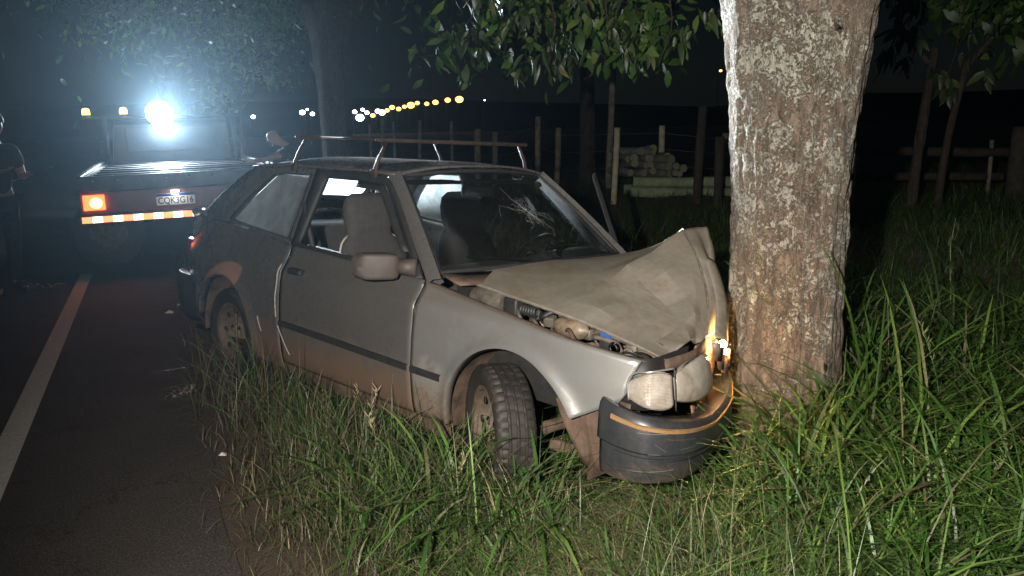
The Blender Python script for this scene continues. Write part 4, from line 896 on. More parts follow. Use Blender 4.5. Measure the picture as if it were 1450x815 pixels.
# front: headlamp pair, crumpled panel, bulb still burning, torn bumper
def lens(name, pts_top, pts_bot, mat, bulge, parent):
    T, Bt = smooth_poly(pts_top, 16), smooth_poly(pts_bot, 16); P = np.zeros((12, 16, 3)); c0 = np.array([.45, -.35, .6])
    for j in range(12):
        v = j / 11
        for i in range(16):
            u = i / 15; sq = 1 - .42 * (1 - u) ** 5 - .30 * u ** 8; vv = .5 + (v - .5) * sq; p = Bt[i] * (1 - vv) + T[i] * vv; d = p - c0; d[2] = 0; d /= np.linalg.norm(d); p = p + d * bulge * (math.sin(math.pi * u) ** .5) * (math.sin(math.pi * v) ** .5); P[j, i] = p
    return MB().grid(P).build(name, mat, parent, solid=.006)
hl = empty('headlight', (0, 0, 0), parent=car)
lens('indicator_lens', [(.640, -.750, .668), (.72, -.742, .702), (.778, -.665, .716)], [(.655, -.752, .580), (.74, -.745, .572), (.802, -.665, .562)], 'lens_indicator', .018, hl)
lens('headlamp_lens', [(.775, -.655, .715), (.785, -.54, .735), (.755, -.40, .748)], [(.798, -.655, .572), (.81, -.52, .578), (.775, -.36, .590)], 'lens_head', .03, hl)
MB().grid(np.array([smooth_poly([(.61, -.735, zz), (.68, -.705, zz), (.70, -.66, zz), (.685, -.52, zz), (.66, -.38, zz)], 20) for zz in (.545, .65, .745)])).build('lamp_housing', 'engine_black', hl, solid=.008)
Rf = []
for i in range(9):
    r_ = i / 8; Rf.append([(.70 + .065 * r_ * r_ - .20 * (.125 * r_ * math.cos(a)) , -.515 + .125 * r_ * math.cos(a), .657 + .074 * r_ * math.copysign(abs(math.sin(a)) ** .6, math.sin(a))) for a in np.linspace(0, 2 * math.pi, 33)])
MB().grid(Rf).build('reflector', 'reflector', hl)
MB().lathe([(.001, .06), (.012, .055), (.014, 0)], 14, (.705, -.515, .657), 'x').build('bulb_shield', 'chrome', hl)
MB().tube(smooth_poly([(.66, -.757, .59), (.652, -.757, .66), (.675, -.75, .695), (.735, -.735, .71), (.785, -.66, .722)], 24), .004, 6).build('lamp_trim', 'fender_paint', hl)
MB().tube(smooth_poly([(.785, -.66, .722), (.797, -.66, .65), (.805, -.66, .565)], 12), .003, 6).build('lamp_divider', 'engine_black', hl)
# crumpled front panel between lamp and trunk
e = smooth_poly([(.73, -.36, 0), (.66, -.18, 0), (.585, 0, 0), (.49, .17, 0), (.40, .29, 0), (.33, .36, 0)], 40); P = np.zeros((14, 40, 3))
for j in range(14):
    z = .42 + .31 * j / 13
    for i in range(40):
        p = e[i] + np.array([0, 0, z]); p[0] -= .02 + .05 * abs(mnoise.noise(Vector((i * .35, z * 9, 2.0)))) + .02; p[1] += .02 * mnoise.noise(Vector((i * .4, z * 12, 5.0))); p[2] += .03 * mnoise.noise(Vector((i * .3, z * 6, 8.0))); P[j, i] = p
MB().grid(crush(P, .30)).build('crumpled_panel', 'rust_arch', car, sharp=25, solid=.005)
rs = random.Random(3)
for k, (p, q) in enumerate([((.66, -.14, .70), (.655, -.11, .60)), ((.645, -.09, .66), (.645, -.06, .575)), ((.70, -.24, .74), (.69, -.20, .66)), ((.62, -.03, .67), (.62, .0, .585)), ((.72, -.30, .62), (.70, -.2, .60))]):
    p, q = Vector(p), Vector(q); s_ = Vector((.012, .018, 0)) * rs.uniform(.7, 1.3); MB().add([p - s_, p + s_, q + s_ * .5, q - s_ * .7], [(0, 1, 2, 3)]).build('broken_shard', 'rust_arch' if k % 2 else 'bottle_plastic', car, solid=.008)
MB().lathe([(.001, .0), (.012, 0), (.016, .012), (.001, .012)], 12, (.715, -.36, .605), 'x').build('red_connector', 'red_plastic', car)
bp = Vector((.612, -.035, .692))
bu = MB().ball(bp, .017, 12, 8).build('headlamp_bulb', 'bulb', car)
MB().tube([bp - Vector((.03, 0, .0)), bp - Vector((.07, 0, .01))], .014, 8).build('bulb_holder', 'engine_metal', bu)
bl = bpy.data.lights.new('bulb_light', 'POINT'); bl.energy = 8.0; bl.color = (1.0, .55, .20); bl.shadow_soft_size = .02
blo = bpy.data.objects.new('bulb_light', bl); link(blo, car); blo.location = bp + Vector((.035, -.005, -.01))
bb = [(.565, -.800), (.66, -.812), (.76, -.785), (.825, -.70), (.84, -.58), (.805, -.40), (.715, -.14), (.60, .07), (.53, .17), (.45, .27), (.37, .345)]
B2 = smooth_poly(bb, 70)
def sag(z, i):      # torn from its upper mounts: the top edge has dropped at the corner
    t = i / 69; zt_ = np.interp(t, [0, .12, .42, .75, 1], [.585, .555, .492, .505, .535]); zb_ = np.interp(t, [0, .4, 1], [.272, .285, .33]); return zb_ + (z - .272) / .313 * (zt_ - zb_)
def bump_row(k, z, drop=0.0): 
    return [(x - .0 + (k if i > 12 else k * i / 12), y - (k if i < 14 else k * max(0, 1 - (i - 14) / 20)), sag(z, i)) for i, (x, y) in enumerate(B2)]
rows = [bump_row(-.10, .555), bump_row(-.03, .583), bump_row(-.008, .585), bump_row(.004, .572), bump_row(.010, .545), bump_row(.010, .50), bump_row(.012, .44), bump_row(-.006, .425), bump_row(-.008, .36), bump_row(-.014, .31), bump_row(-.022, .292), bump_row(-.07, .288)]
bmp = MB().grid(crush(rows, .31)).build('front_bumper', 'bumper_plastic', car, sharp=40, solid=.006)
st_ = np.array([bump_row(.010, .556), bump_row(.017, .552), bump_row(.017, .538), bump_row(.010, .534)])[:, 3:62]; MB().grid(crush(st_, .325)).build('bumper_stripe', 'stripe_gold', bmp, sharp=40)
g_ = np.array([bump_row(.011, .42), bump_row(.016, .418), bump_row(.016, .412), bump_row(.006, .408)])[:, 4:60]; MB().grid(crush(g_, .32)).build('bumper_ridge', 'bumper_plastic', bmp, sharp=40)
rs = random.Random(21)
for k in range(16):      # scuffs on the bumper face
    i0 = rs.randint(6, 48); ln = rs.randint(3, 9); z0 = rs.uniform(.33, .52); dz = rs.uniform(-.03, .03); w_ = rs.uniform(.0012, .003)
    A_, B_ = np.array([bump_row(.0155 if z0 > .43 else .002, z0 + dz * t) for t in np.linspace(0, 1, ln)]), np.array([bump_row(.0155 if z0 > .43 else .002, z0 + dz * t + w_) for t in np.linspace(0, 1, ln)])
    MB().grid(crush(np.stack([np.stack([A_[j, i0 + j] for j in range(ln)]), np.stack([B_[j, i0 + j] for j in range(ln)])], 1), .32)).build('scuff', 'scuff_grey', bmp)
# mud-caked inner wing between wheel and bumper
iw = [[(x, -.745 + .02 * mnoise.noise(Vector((x * 6, z * 6, 1))), z) for x in np.linspace(.30, .66, 16)] for z in np.linspace(.57, .27, 9)]
for j, r_ in enumerate(iw): iw[j] = [(p[0] + .0, p[1], max(p[2], .27 + .24 * max(0, (.44 - p[0]) / .14))) for p in r_]
MB().grid(iw).build('inner_wing', 'mud', car, solid=.008)
for (cx, cz), rr in ((AF, RF), (AR, RR)):
    for s in (-1, 1):
        if s > 0 and cx > 0: continue
        P = [[(cx + (rr + .015) * math.cos(a), s * yy, cz + (rr + .015) * math.sin(a)) for a in np.linspace(R(-8), R(188), 22)] for yy in (.775, .66, .50)]
        MB().grid(P).build('arch_liner', 'mud', car)
MB().box((-3.1, -.70, .19), (-.35, .70, .215)).build('floor_pan', 'mud', car)
MB().tube([(.04, -.62, .27), (.04, 0, .26), (.04, .5, .27)], .03, 8).build('drive_shaft', 'mud', car)
MB().box((.0, -.60, .20), (.45, -.56, .25), Matrix.Rotation(.2, 4, 'Z')).build('suspension_arm', 'mud', car, bevel=.01)

# wheels
def wheel(x, y, steer, side):
    w = empty('wheel', (x, y, .285), (0, 0, steer), parent=car); s = side
    tr = .282; pr = [(.190, -.072), (.215, -.084), (.245, -.088), (.266, -.083), (.276, -.074), (tr - .001, -.066)]
    for c0 in (-.036, 0.0, .036): pr += [(tr + .001, c0 - .0075), (tr - .010, c0 - .0045), (tr - .010, c0 + .0045), (tr + .001, c0 + .0075)]
    pr += [(tr - .001, .066), (.276, .074), (.266, .083), (.245, .088), (.215, .084), (.190, .072)]
    def mod(i, k):
        if i in (4, 5, 6) or i in (len(pr) - 5, len(pr) - 6, len(pr) - 7): return -.007 if k % 4 == 0 else 0
        return -.004 if (6 < i < len(pr) - 7 and (k + i // 4) % 6 == 0) else 0
    ty_ = MB().lathe(pr, 168, mod=mod).build('tyre', 'tyre_rubber', w, sharp=35)
    rp = [(.192, .070), (.172, .066), (.165, -.02), (.165, -.055), (.185, -.066), (.197, -.074), (.199, -.082), (.188, -.083), (.180, -.070), (.168, -.052), (.155, -.040), (.120, -.034), (.105, -.050), (.080, -.062), (.060, -.052), (.045, -.050), (.038, -.066), (.030, -.070), (.001, -.070)]
    rm = MB().lathe([(a, b_ * -s * -1 if s < 0 else -b_) for a, b_ in rp], 48).build('rim', 'rim_steel', w, sharp=45)
    for k in range(8):
        a = 2 * math.pi * k / 8; MB().lathe([(.001, 0), (.016, 0), (.018, .003)], 12, (.138 * math.cos(a), (-.0405 if s < 0 else .0405), .138 * math.sin(a))).build('vent_hole', 'black_rubber', rm)
    for k in range(4):
        a = 2 * math.pi * (k + .5) / 4; MB().lathe([(.001, -.010), (.009, -.010), (.010, 0)], 6, (.055 * math.cos(a), (-.052 if s < 0 else .058), .055 * math.sin(a))).build('wheel_nut', 'rim_steel', rm, smooth=False)
wheel(-.055, -.725, R(-27), -1); wheel(-.02, .60, R(-30), 1); wheel(-2.42, -.71, 0, -1); wheel(-2.42, .71, 0, 1)

# cabin
def seat(x, y, kind):
    s = empty('seat', (x, y, .22), parent=car); f_mat = 'seat_fabric'
    def slab(prof, hw, name, rnd=.06):
        "prof: (x, z, half thickness, half width) up the middle"
        rows = []
        for (px, pz, th, w_, tx_, tz_) in prof:
            row = []
            for k in range(29):
                a = 2 * math.pi * k / 28; ca, sa = math.cos(a), math.sin(a); cy_, ct = w_ * math.copysign(abs(ca) ** .5, ca), th * math.copysign(abs(sa) ** .7, sa)
                row.append((px + ct * tx_, cy_, pz + ct * tz_))
            rows.append(row)
        mb = MB().grid(rows); n = len(rows); mb.F += [tuple(range(28)), tuple((n - 1) * 29 + k for k in range(28))]; return mb.build(name, f_mat, s, sharp=70)
    slab([(.22, .12, .06, .22, .3, 1), (.15, .15, .085, .25, .15, 1), (0, .15, .08, .25, 0, 1), (-.15, .13, .08, .25, 0, 1), (-.25, .12, .07, .24, 0, 1)], .25, 'seat_cushion')
    bk = slab([(-.20, .12, .06, .22, 1, .3), (-.24, .22, .075, .245, 1, .25), (-.30, .42, .075, .25, 1, .25), (-.36, .60, .065, .235, 1, .25), (-.395, .70, .052, .20, 1, .25), (-.41, .745, .042, .15, 1, .25), (-.415, .77, .045, .145, 1, .2), (-.42, .82, .055, .155, 1, .2), (-.435, .90, .055, .155, 1, .2), (-.445, .955, .045, .14, 1, .2), (-.45, .985, .02, .10, 1, .2)], .25, 'backrest')
    for sd in (-1, 1): MB().tube(smooth_poly([(-.235, sd * .243, .24), (-.30, sd * .25, .44), (-.36, sd * .236, .61), (-.395, sd * .20, .71), (-.41, sd * .15, .75)], 18), .006, 6).build('piping', 'seat_piping', bk)
seat(-1.13, -.36, 0); seat(-1.13, .36, 0)
MB().box((-2.45, -.62, .30), (-1.98, .62, .50)).build('rear_bench', 'seat_fabric', car, bevel=.05)
MB().box((-.09, -.60, -.28), (.09, .60, .28), Matrix.Translation((-2.47, 0, .66)) @ Matrix.Rotation(R(-14), 4, 'Y')).build('rear_backrest', 'seat_fabric', car, bevel=.05)
MB().box((-3.05, -.60, .885), (-2.55, .60, .905)).build('parcel_shelf', 'dash_plastic', car, bevel=.008)
dp = [(-.50, .885), (-.62, .905), (-.74, .900), (-.80, .87), (-.83, .78), (-.80, .66), (-.70, .58), (-.55, .56)]
MB().grid([[(x, y, z + (.035 if .15 < y < .6 and -.78 < x < -.6 else 0)) for y in np.linspace(-.70, .70, 29)] for x, z in smooth_poly(dp, 26)]).build('dashboard', 'dash_plastic', car, sharp=40)
sw = empty('steering_wheel', (-.90, .36, .84), (0, R(-62), 0), parent=car)
MB().tube([(.185 * math.cos(a), .185 * math.sin(a), 0) for a in np.linspace(0, 2 * math.pi, 41)], .014, 8, False).build('wheel_rim', 'dash_plastic', sw)
MB().box((-.05, -.06, -.02), (.05, .06, .02)).build('wheel_hub', 'dash_plastic', sw, bevel=.01)
for a in (R(0), R(180), R(-90)): MB().tube([(0, 0, 0), (.18 * math.sin(a), .18 * math.cos(a), 0)], .014, 6).build('wheel_spoke', 'dash_plastic', sw)
MB().tube([(-.88, .36, .83), (-.65, .36, .72)], .025, 8).build('steering_column', 'dash_plastic', car)
MB().box((-.045, -.11, -.03), (.0, .11, .03), Matrix.Translation((-1.00, 0, 1.245))).build('interior_mirror', 'dash_plastic', car, bevel=.015)
for s in (-1, 1): MB().box((-1.20, s * .28 - .19, 1.285), (-1.05, s * .28 + .19, 1.305)).build('sun_visor', 'headliner', car, bevel=.008)
MB().tube([(-1.75, -.66, 1.15), (-1.70, -.655, .98), (-1.62, -.62, .62), (-1.55, -.6, .34)], .018, 6).build('seat_belt', 'black_rubber', car)
for s in (-1, 1): MB().grid([[(x, s * .64, z) for x in np.linspace(-1.8, -3.0, 6)] for z in (.3, .6, .88)]).build('side_trim', 'dash_plastic', car)

# roof rack: two crossbars on splayed feet
rk = empty('roof_rack', (0, 0, 0), parent=car)
for x in (-1.20, -2.0):
    cb = MB().box((x - .014, -.56, 1.500), (x + .014, .56, 1.522)).build('crossbar', 'rack_metal', rk, bevel=.006)
    for s in (-1, 1):
        MB().tube([(x, s * .49, 1.508), (x, s * .545, 1.42), (x, s * .572, 1.345)], [.009, .010, .013], 8).build('rack_foot', 'rack_metal', rk)
        MB().box((x - .025, s * .572 - .012, 1.315), (x + .025, s * .572 + .012, 1.36)).build('clamp', 'rack_metal', rk, bevel=.004)
for s in (-1, 1): MB().tube([(-1.20, s * .40, 1.515), (-2.0, s * .40, 1.515)], .009, 6).build('side_rod', 'rack_metal', rk)

# leafy twig standing in for foliage reflected in the windscreen
tw = empty('reflection_twig', CAR_M @ Vector((-.60, .12, .925))); tag(tw, 'small leafy twig on the dashboard standing in for foliage reflected in the windscreen', 'twig')
MB().tube([(-.1, .0, .0), (0, .02, .03), (.12, .0, .05)], .005, 6).build('stem', 'bark_plain', tw)
for k in range(14):
    lf = bpy.data.objects.new('leaf', LEAF[k % 3]); lf.location = (random.uniform(-.1, .12), random.uniform(-.02, .03), random.uniform(0, .06)); lf.rotation_euler = (random.uniform(-.5, .5), random.uniform(-1.2, .2), random.uniform(0, 6.28)); lf.scale = (.6,) * 3; link(lf, tw)

# ================================================================== THE TOW TRUCK
tk_xy = road(.405, 10.06)
tk = empty('tow_truck', (*tk_xy, 0), (0, R(-2.2), math.atan2(NY, NX))); tag(tk, 'flatbed tow truck with lit work lamp parked on the road', 'truck')
dk = MB().box((-1.08, .02, 1.03), (1.08, 5.4, 1.10)).build('deck', 'truck_deck', tk)
for k in range(7): MB().box((-1.0, .35 + k * .7, 1.101), (1.0, .43 + k * .7, 1.118)).build('deck_rib', 'truck_steel', dk)
MB().box((-1.12, -.03, .985), (1.12, .05, 1.145)).build('rear_beam', 'truck_steel', tk, bevel=.012)
MB().box((-1.10, -.01, .745), (1.10, .05, .975)).build('rear_board', 'truck_red', tk, bevel=.006)
MB().box((-1.13, -.045, .645), (1.13, .03, .735)).build('rear_bumper', 'truck_steel', tk, bevel=.01)
for s in (-1, 1):
    MB().box((s * 1.10 - .035, .06, 1.0), (s * 1.10 + .035, 5.4, 1.15)).build('side_rail', 'truck_steel', tk, bevel=.01)
    MB().box((s * .42 - .05, .1, .62), (s * .42 + .05, 7.0, .90)).build('chassis_rail', 'truck_steel', tk)
    for yy in (1.3, 6.3):
        w = empty('wheel', (s * .92, yy, .42), parent=tk)
        MB().lathe([(.22, -.10), (.36, -.12), (.41, -.10), (.42, -.04), (.42, .04), (.41, .10), (.36, .12), (.22, .10)], 36).build('tyre', 'tyre_rubber', w, sharp=40)
        MB().lathe([(.225, s * .09), (.20, s * .06), (.12, s * .08), (.001, s * .09)], 24).build('rim', 'rim_steel', w)
    tl = MB().box((s * .965 - .105, -.045, .79), (s * .965 + .105, -.012, .95)).build('tail_light', 'tail_lamp', tk, bevel=.008)
    MB().ball((s * .945, -.046, .865), (.062, .014, .055), 14, 8).build('bulb_glow', 'tail_hot', tl)
for k in range(22):
    x0 = -1.10 + k * .1; MB().box((x0 + .001, -.052, .658), (x0 + .099, -.046, .722)).build('reflective_tape', 'warm_white_glow' if k % 2 else 'tape_glow_red', tk)  # reflective tape, given emission in place of the light it returns
for k in range(9): MB().ball((-.95 + k * .24, -.035, 1.10), .012, 8, 6).build('bolt_head', 'chrome', tk)
pl = MB().box((-.355, -.022, .795), (.045, -.012, .925)).build('number_plate', 'plate_white', tk, bevel=.003)
MB().box((-.353, -.0255, .893), (.043, -.0225, .923)).build('plate_band', 'plate_blue', pl)
def text(s, name, size, loc, mat, parent, sx=1.0):
    cu = bpy.data.curves.new(name, 'FONT'); cu.body = s; cu.size = size; cu.align_x = 'CENTER'; cu.align_y = 'CENTER'; cu.extrude = .0012; cu.materials.append(MATS[mat]); cu.offset = .0012
    tmp = bpy.data.objects.new(name + '_curve', cu); COL.objects.link(tmp); dg = bpy.context.evaluated_depsgraph_get()
    me = bpy.data.meshes.new_from_object(tmp.evaluated_get(dg)); me.name = name; bpy.data.objects.remove(tmp); bpy.data.curves.remove(cu)
    o = link(bpy.data.objects.new(name, me), parent); o.location = loc; o.rotation_euler = (R(90), 0, 0); o.scale = (sx, 1, 1); return o
text('CQK3G16', 'plate_lettering', .098, (-.155, -.0235, .843), 'plate_ink', pl, .84)
text('BRASIL', 'plate_country', .026, (-.155, -.0265, .908), 'plate_white', pl)
# headboard with its lamps, then the cab
hb = MB(); 
for s in (-1, 1): hb.box((s * 1.0 - .04, 5.32, 1.1), (s * 1.0 + .04, 5.40, 1.84))
hb.box((-1.32, 5.32, 1.80), (1.1, 5.40, 1.86)); hb.build('headboard', 'truck_steel', tk)
for s in (-1.25, -.70): 
    bc = MB().lathe([(.07, 0), (.07, .03), (.06, .035)], 20, (s, 5.36, 1.86), 'z').build('beacon_base', 'truck_steel', tk)
    MB().lathe([(.058, .03), (.060, .06), (.055, .11), (.035, .135), (.001, .14)], 20, (s, 5.36, 1.86), 'z').build('beacon', 'amber_lamp', tk)
wl = empty('work_lamp', (-.17, 5.25, 1.89), parent=tk)
MB().lathe([(.001, .09), (.12, .08), (.185, .02), (.20, -.02)], 28).build('lamp_shell', 'truck_steel', wl)
MB().lathe([(.001, -.045), (.12, -.038), (.195, -.018)], 28).build('lamp_lens', 'white_lamp', wl)
MB().box((-.02, .0, -.18), (.02, .05, -.02)).build('bracket', 'truck_steel', wl)
MB().lathe([(.001, -.04), (.09, -.034), (.15, -.018)], 24, (.05, -.02, -.14)).build('lamp_lens', 'white_lamp', wl)
def spot(name, parent, loc, aim, e, col, size, blend=.6, soft=.08):
    d = bpy.data.lights.new(name, 'SPOT'); d.energy = e; d.color = col; d.spot_size = R(size); d.spot_blend = blend; d.shadow_soft_size = soft
    o = link(bpy.data.objects.new(name, d), parent); o.location = loc; o.rotation_euler = (Vector(aim) - Vector(loc)).to_track_quat('-Z', 'Y').to_euler(); return o
spot('work_lamp_light', tk, (-.17, 5.14, 1.86), (-.1, 0, .2), 900, (.80, .91, 1.0), 110, .8, .14)
spot('work_lamp_beam', tk, (-.17, 5.14, 1.86), (.48, -5.0, 1.86 + 10.2 * math.tan(R(2.0))), 44000, (.80, .91, 1.0), 19, .12, .10)
plm = MB().box((-.20, -.05, .935), (-.11, -.012, .955)).build('added_plate_lamp', 'warm_white_glow', tk, bevel=.004)  # unseen lamp, added to brighten the number plate
spot('added_plate_light', tk, (-.155, -.10, .965), (-.155, -.02, .85), 1.6, (1, .95, .9), 150, .8, .02)  # light of the added lamp, aimed at the plate
spot('tail_light_glow', tk, (-.965, -.12, .86), (.7, -2.2, 0.0), 3.0, (1.0, .07, .03), 130, .9, .08)
spot('tail_light_glow', tk, (.965, -.12, .86), (1.3, -2.4, 0.0), 18, (1.0, .07, .03), 130, .9, .08)
cabP = [(5.55, .75), (5.55, 1.72), (5.75, 1.80), (6.7, 1.80), (7.05, 1.72), (7.45, 1.22), (7.75, 1.12), (7.8, .62)]
cb = MB(); Pn = np.array(cabP)
for a in (0,): cb.grid([[(x * (1 if z < 1.25 else .90), y, z) for (y, z) in cabP] for x in (-.98, -.96, 0, .96, .98)])
n0 = len(cb.V); 
for s in (-1, 1): cb.add([(s * .985 * (1 if z < 1.25 else .90), y, z) for y, z in cabP], [tuple(range(8))])
cab = cb.build('cab', 'truck_cab', tk, sharp=30)
MB().box((-.7, 5.53, 1.28), (.7, 5.545, 1.66)).build('rear_window', 'dash_plastic', cab, bevel=.004)
for s in (-1, 1):
    MB().box((s * .72 - .12, 7.79, .72), (s * .72 + .12, 7.83, .88)).build('headlight', 'white_lamp', cab, bevel=.02)
    MB().box((s * 1.15 - .08, 7.0, 1.2), (s * 1.15 + .08, 7.06, 1.5)).build('door_mirror', 'truck_steel', cab, bevel=.02)
spot('headlight_beam', tk, (0, 7.95, .8), (-.6, 16, .3), 260, (.95, .97, 1.0), 75, .6, .1)

# ================================================================== PEOPLE
def person(loc, rz, joints, edges, label, tilt=0):
    root = empty('person', loc, (0, 0, rz)); tag(root, label, 'person')
    def skin_obj(name, J, E_, mat, grow=0.0, lev=2, rootj=0):
        names = list(J); bm = bmesh.new(); L = bm.verts.layers.skin.verify(); vs = {}
        for k in names:
            v = bm.verts.new(J[k][0]); r_ = J[k][1]; r_ = r_ if isinstance(r_, tuple) else (r_, r_); v[L].radius = (r_[0] + grow, r_[1] + grow); v[L].use_root = False; vs[k] = v
        vs[names[rootj]][L].use_root = True
        for a, b_ in E_: bm.edges.new((vs[a], vs[b_]))
        me = bpy.data.meshes.new(name); bm.to_mesh(me); bm.free(); me.materials.append(MATS[mat]); o = link(bpy.data.objects.new(name, me), root)
        m_ = o.modifiers.new('skin', 'SKIN'); m_.use_smooth_shade = True; s_ = o.modifiers.new('sub', 'SUBSURF'); s_.levels = lev; s_.render_levels = lev; return o
    body = skin_obj('body', joints, edges, 'skin')
    def sub(keys, name, mat, grow):
        J = {k: joints[k] for k in joints if k in keys}; skin_obj(name, J, [e_ for e_ in edges if e_[0] in J and e_[1] in J], mat, grow)
    sub(('pelvis', 'waist', 'chest', 'neck0', 'shL', 'shR', 'elL0', 'elR0'), 'shirt', 'shirt_dark', .018)
    sub(('pelvis', 'hipL', 'hipR', 'knL', 'knR', 'anL', 'anR'), 'trousers', 'trousers_dark', .016)
    sub(('anL', 'toL'), 'shoe', 'shoe_black', .014); sub(('anR', 'toR'), 'shoe', 'shoe_black', .014)
    return root, body
def hand(J, E_, tag_, wrist, fwd, side):
    "palm and five fingers as short chains"
    f = Vector(fwd).normalized(); s = Vector(side).normalized(); w = Vector(wrist); dn = f.cross(s).normalized()
    J['pa' + tag_] = (tuple(w + f * .07), (.034, .018)); E_.append(('wr' + tag_, 'pa' + tag_))
    for k, (off, ln) in enumerate(((-.030, .065), (-.010, .078), (.010, .074), (.030, .058))):
        a = w + f * .095 + s * off; b_ = a + f * ln * .5 - dn * .004; c = a + f * ln * .85 - dn * .022
        for nm, q, r_ in (('a', a, .0095), ('b', b_, .0085), ('c', c, .007)): J[f'f{k}{nm}{tag_}'] = (tuple(q), r_)
        E_ += [('pa' + tag_, f'f{k}a{tag_}'), (f'f{k}a{tag_}', f'f{k}b{tag_}'), (f'f{k}b{tag_}', f'f{k}c{tag_}')]
    a = w + f * .035 - s * .038; b_ = a + f * .035 - s * .022
    J['t0' + tag_] = (tuple(a), .011); J['t1' + tag_] = (tuple(b_), .009); E_ += [('wr' + tag_, 't0' + tag_), ('t0' + tag_, 't1' + tag_)]
# facing +y in own frame, own left at -x
def figure(lean=0.0, arms=None, head_fwd=0.0):
    c, s = math.cos(lean), math.sin(lean); hip = Vector((0, 0, .93))
    def up(x, y, z): q = Vector((x, y * c + z * s, -y * s + z * c)); return tuple(hip + q)
    J = {'pelvis': (tuple(hip), (.135, .105)), 'waist': (up(0, 0, .16), (.125, .10)), 'chest': (up(0, 0, .38), (.145, .11)), 'neck0': (up(0, 0, .53), (.062, .06)), 'neck1': (up(0, .015, .60), (.056, .056)), 'jaw': (up(0, .04 + head_fwd * .5, .66), (.066, .075)), 'head': (up(0, .03 + head_fwd, .745), (.078, .095)), 'crown': (up(0, .015 + head_fwd, .815), (.062, .075)), 'nose': (up(0, .135 + head_fwd, .705), (.012, .014)),
         'earL': (up(-.082, .02 + head_fwd, .72), (.012, .02)), 'earR': (up(.082, .02 + head_fwd, .72), (.012, .02)),
         'hipL': ((-.10, 0, .88), (.088, .09)), 'knL': ((-.11, .02, .48), (.058, .062)), 'anL': ((-.12, -.02, .09), (.042, .045)), 'toL': ((-.13, .15, .035), (.038, .03)),
         'hipR': ((.10, 0, .88), (.088, .09)), 'knR': ((.11, .02, .48), (.058, .062)), 'anR': ((.12, -.02, .09), (.042, .045)), 'toR': ((.13, .15, .035), (.038, .03)),
         'shL': (up(-.185, 0, .45), (.066, .066)), 'shR': (up(.185, 0, .45), (.066, .066))}
    E_ = [('pelvis', 'waist'), ('waist', 'chest'), ('chest', 'neck0'), ('neck0', 'neck1'), ('neck1', 'jaw'), ('jaw', 'head'), ('head', 'crown'), ('head', 'nose'), ('head', 'earL'), ('head', 'earR'), ('pelvis', 'hipL'), ('hipL', 'knL'), ('knL', 'anL'), ('anL', 'toL'), ('pelvis', 'hipR'), ('hipR', 'knR'), ('knR', 'anR'), ('anR', 'toR'), ('chest', 'shL'), ('chest', 'shR')]
    for sd in 'LR':
        sh = Vector(J['sh' + sd][0]); el, wr = (Vector(q) for q in arms[sd]); J['el' + sd + '0'] = (tuple(sh.lerp(el, .62)), (.050, .050)); J['el' + sd] = (tuple(el), (.040, .040)); J['wr' + sd] = (tuple(wr), (.027, .024))
        E_ += [('sh' + sd, 'el' + sd + '0'), ('el' + sd + '0', 'el' + sd), ('el' + sd, 'wr' + sd)]; f = (wr - el).normalized(); hand(J, E_, sd, wr, f, f.cross(Vector((0, 0, 1))) if abs(f.z) < .9 else Vector((1, 0, 0)))
    return J, E_
def face(root, J, hair=True):
    "eyes, brow line and mouth, plus close-cut hair, set on the head"
    h = Vector(J['head'][0]); n = Vector(J['nose'][0]); f = (n - h); f.normalize(); u = (Vector(J['crown'][0]) - Vector(J['jaw'][0])).normalized(); r_ = f.cross(u).normalized()
    for s in (-1, 1): MB().ball(h + f * .085 + r_ * .032 * s + u * .012, .012, 10, 8).build('eye', 'paper', root)
    m_ = Vector(J['jaw'][0]) + f * .088 + u * .012; MB().tube([m_ - r_ * .024, m_ + f * .006, m_ + r_ * .024], .005, 6).build('mouth', 'skin', root)
    if hair:
        P = []; c0 = h + u * .012 - f * .004
        for i in range(8):
            a = math.pi * .55 * i / 7; row = []
            for k in range(25):
                b_ = 2 * math.pi * k / 24; d = u * math.cos(a) + (f * math.cos(b_) * 1.12 + r_ * math.sin(b_) * .92) * math.sin(a); back = max(0, math.cos(b_)); row.append(tuple(c0 + d * .106 + u * (.03 * back * math.sin(a))))
            P.append(row)
        MB().grid(P).build('hair', 'hair_dark', root, solid=.008)
J, E_ = figure(0.03, {'L': ((-.30, -.04, 1.13), (-.17, .22, 1.16)), 'R': ((.34, -.06, 1.14), (.10, .20, 1.20))})
pA, _ = person((-5.0, 8.25, 0), R(-120), J, E_, 'person in dark shirt and trousers standing on the road, arms bent'); face(pA, J)
J, E_ = figure(0.62, {'L': ((-.30, .58, 1.20), (-.24, .78, 1.16)), 'R': ((.26, .52, 1.16), (.20, .74, 1.16))}, .03)
mx, my = road(2.02, 12.05)
pB, _ = person((mx, my, float(gh(mx, my)) + .02), math.atan2(NY, NX) + R(90), J, E_, 'person in dark shirt leaning over the side of the tow truck deck'); face(pB, J, False)

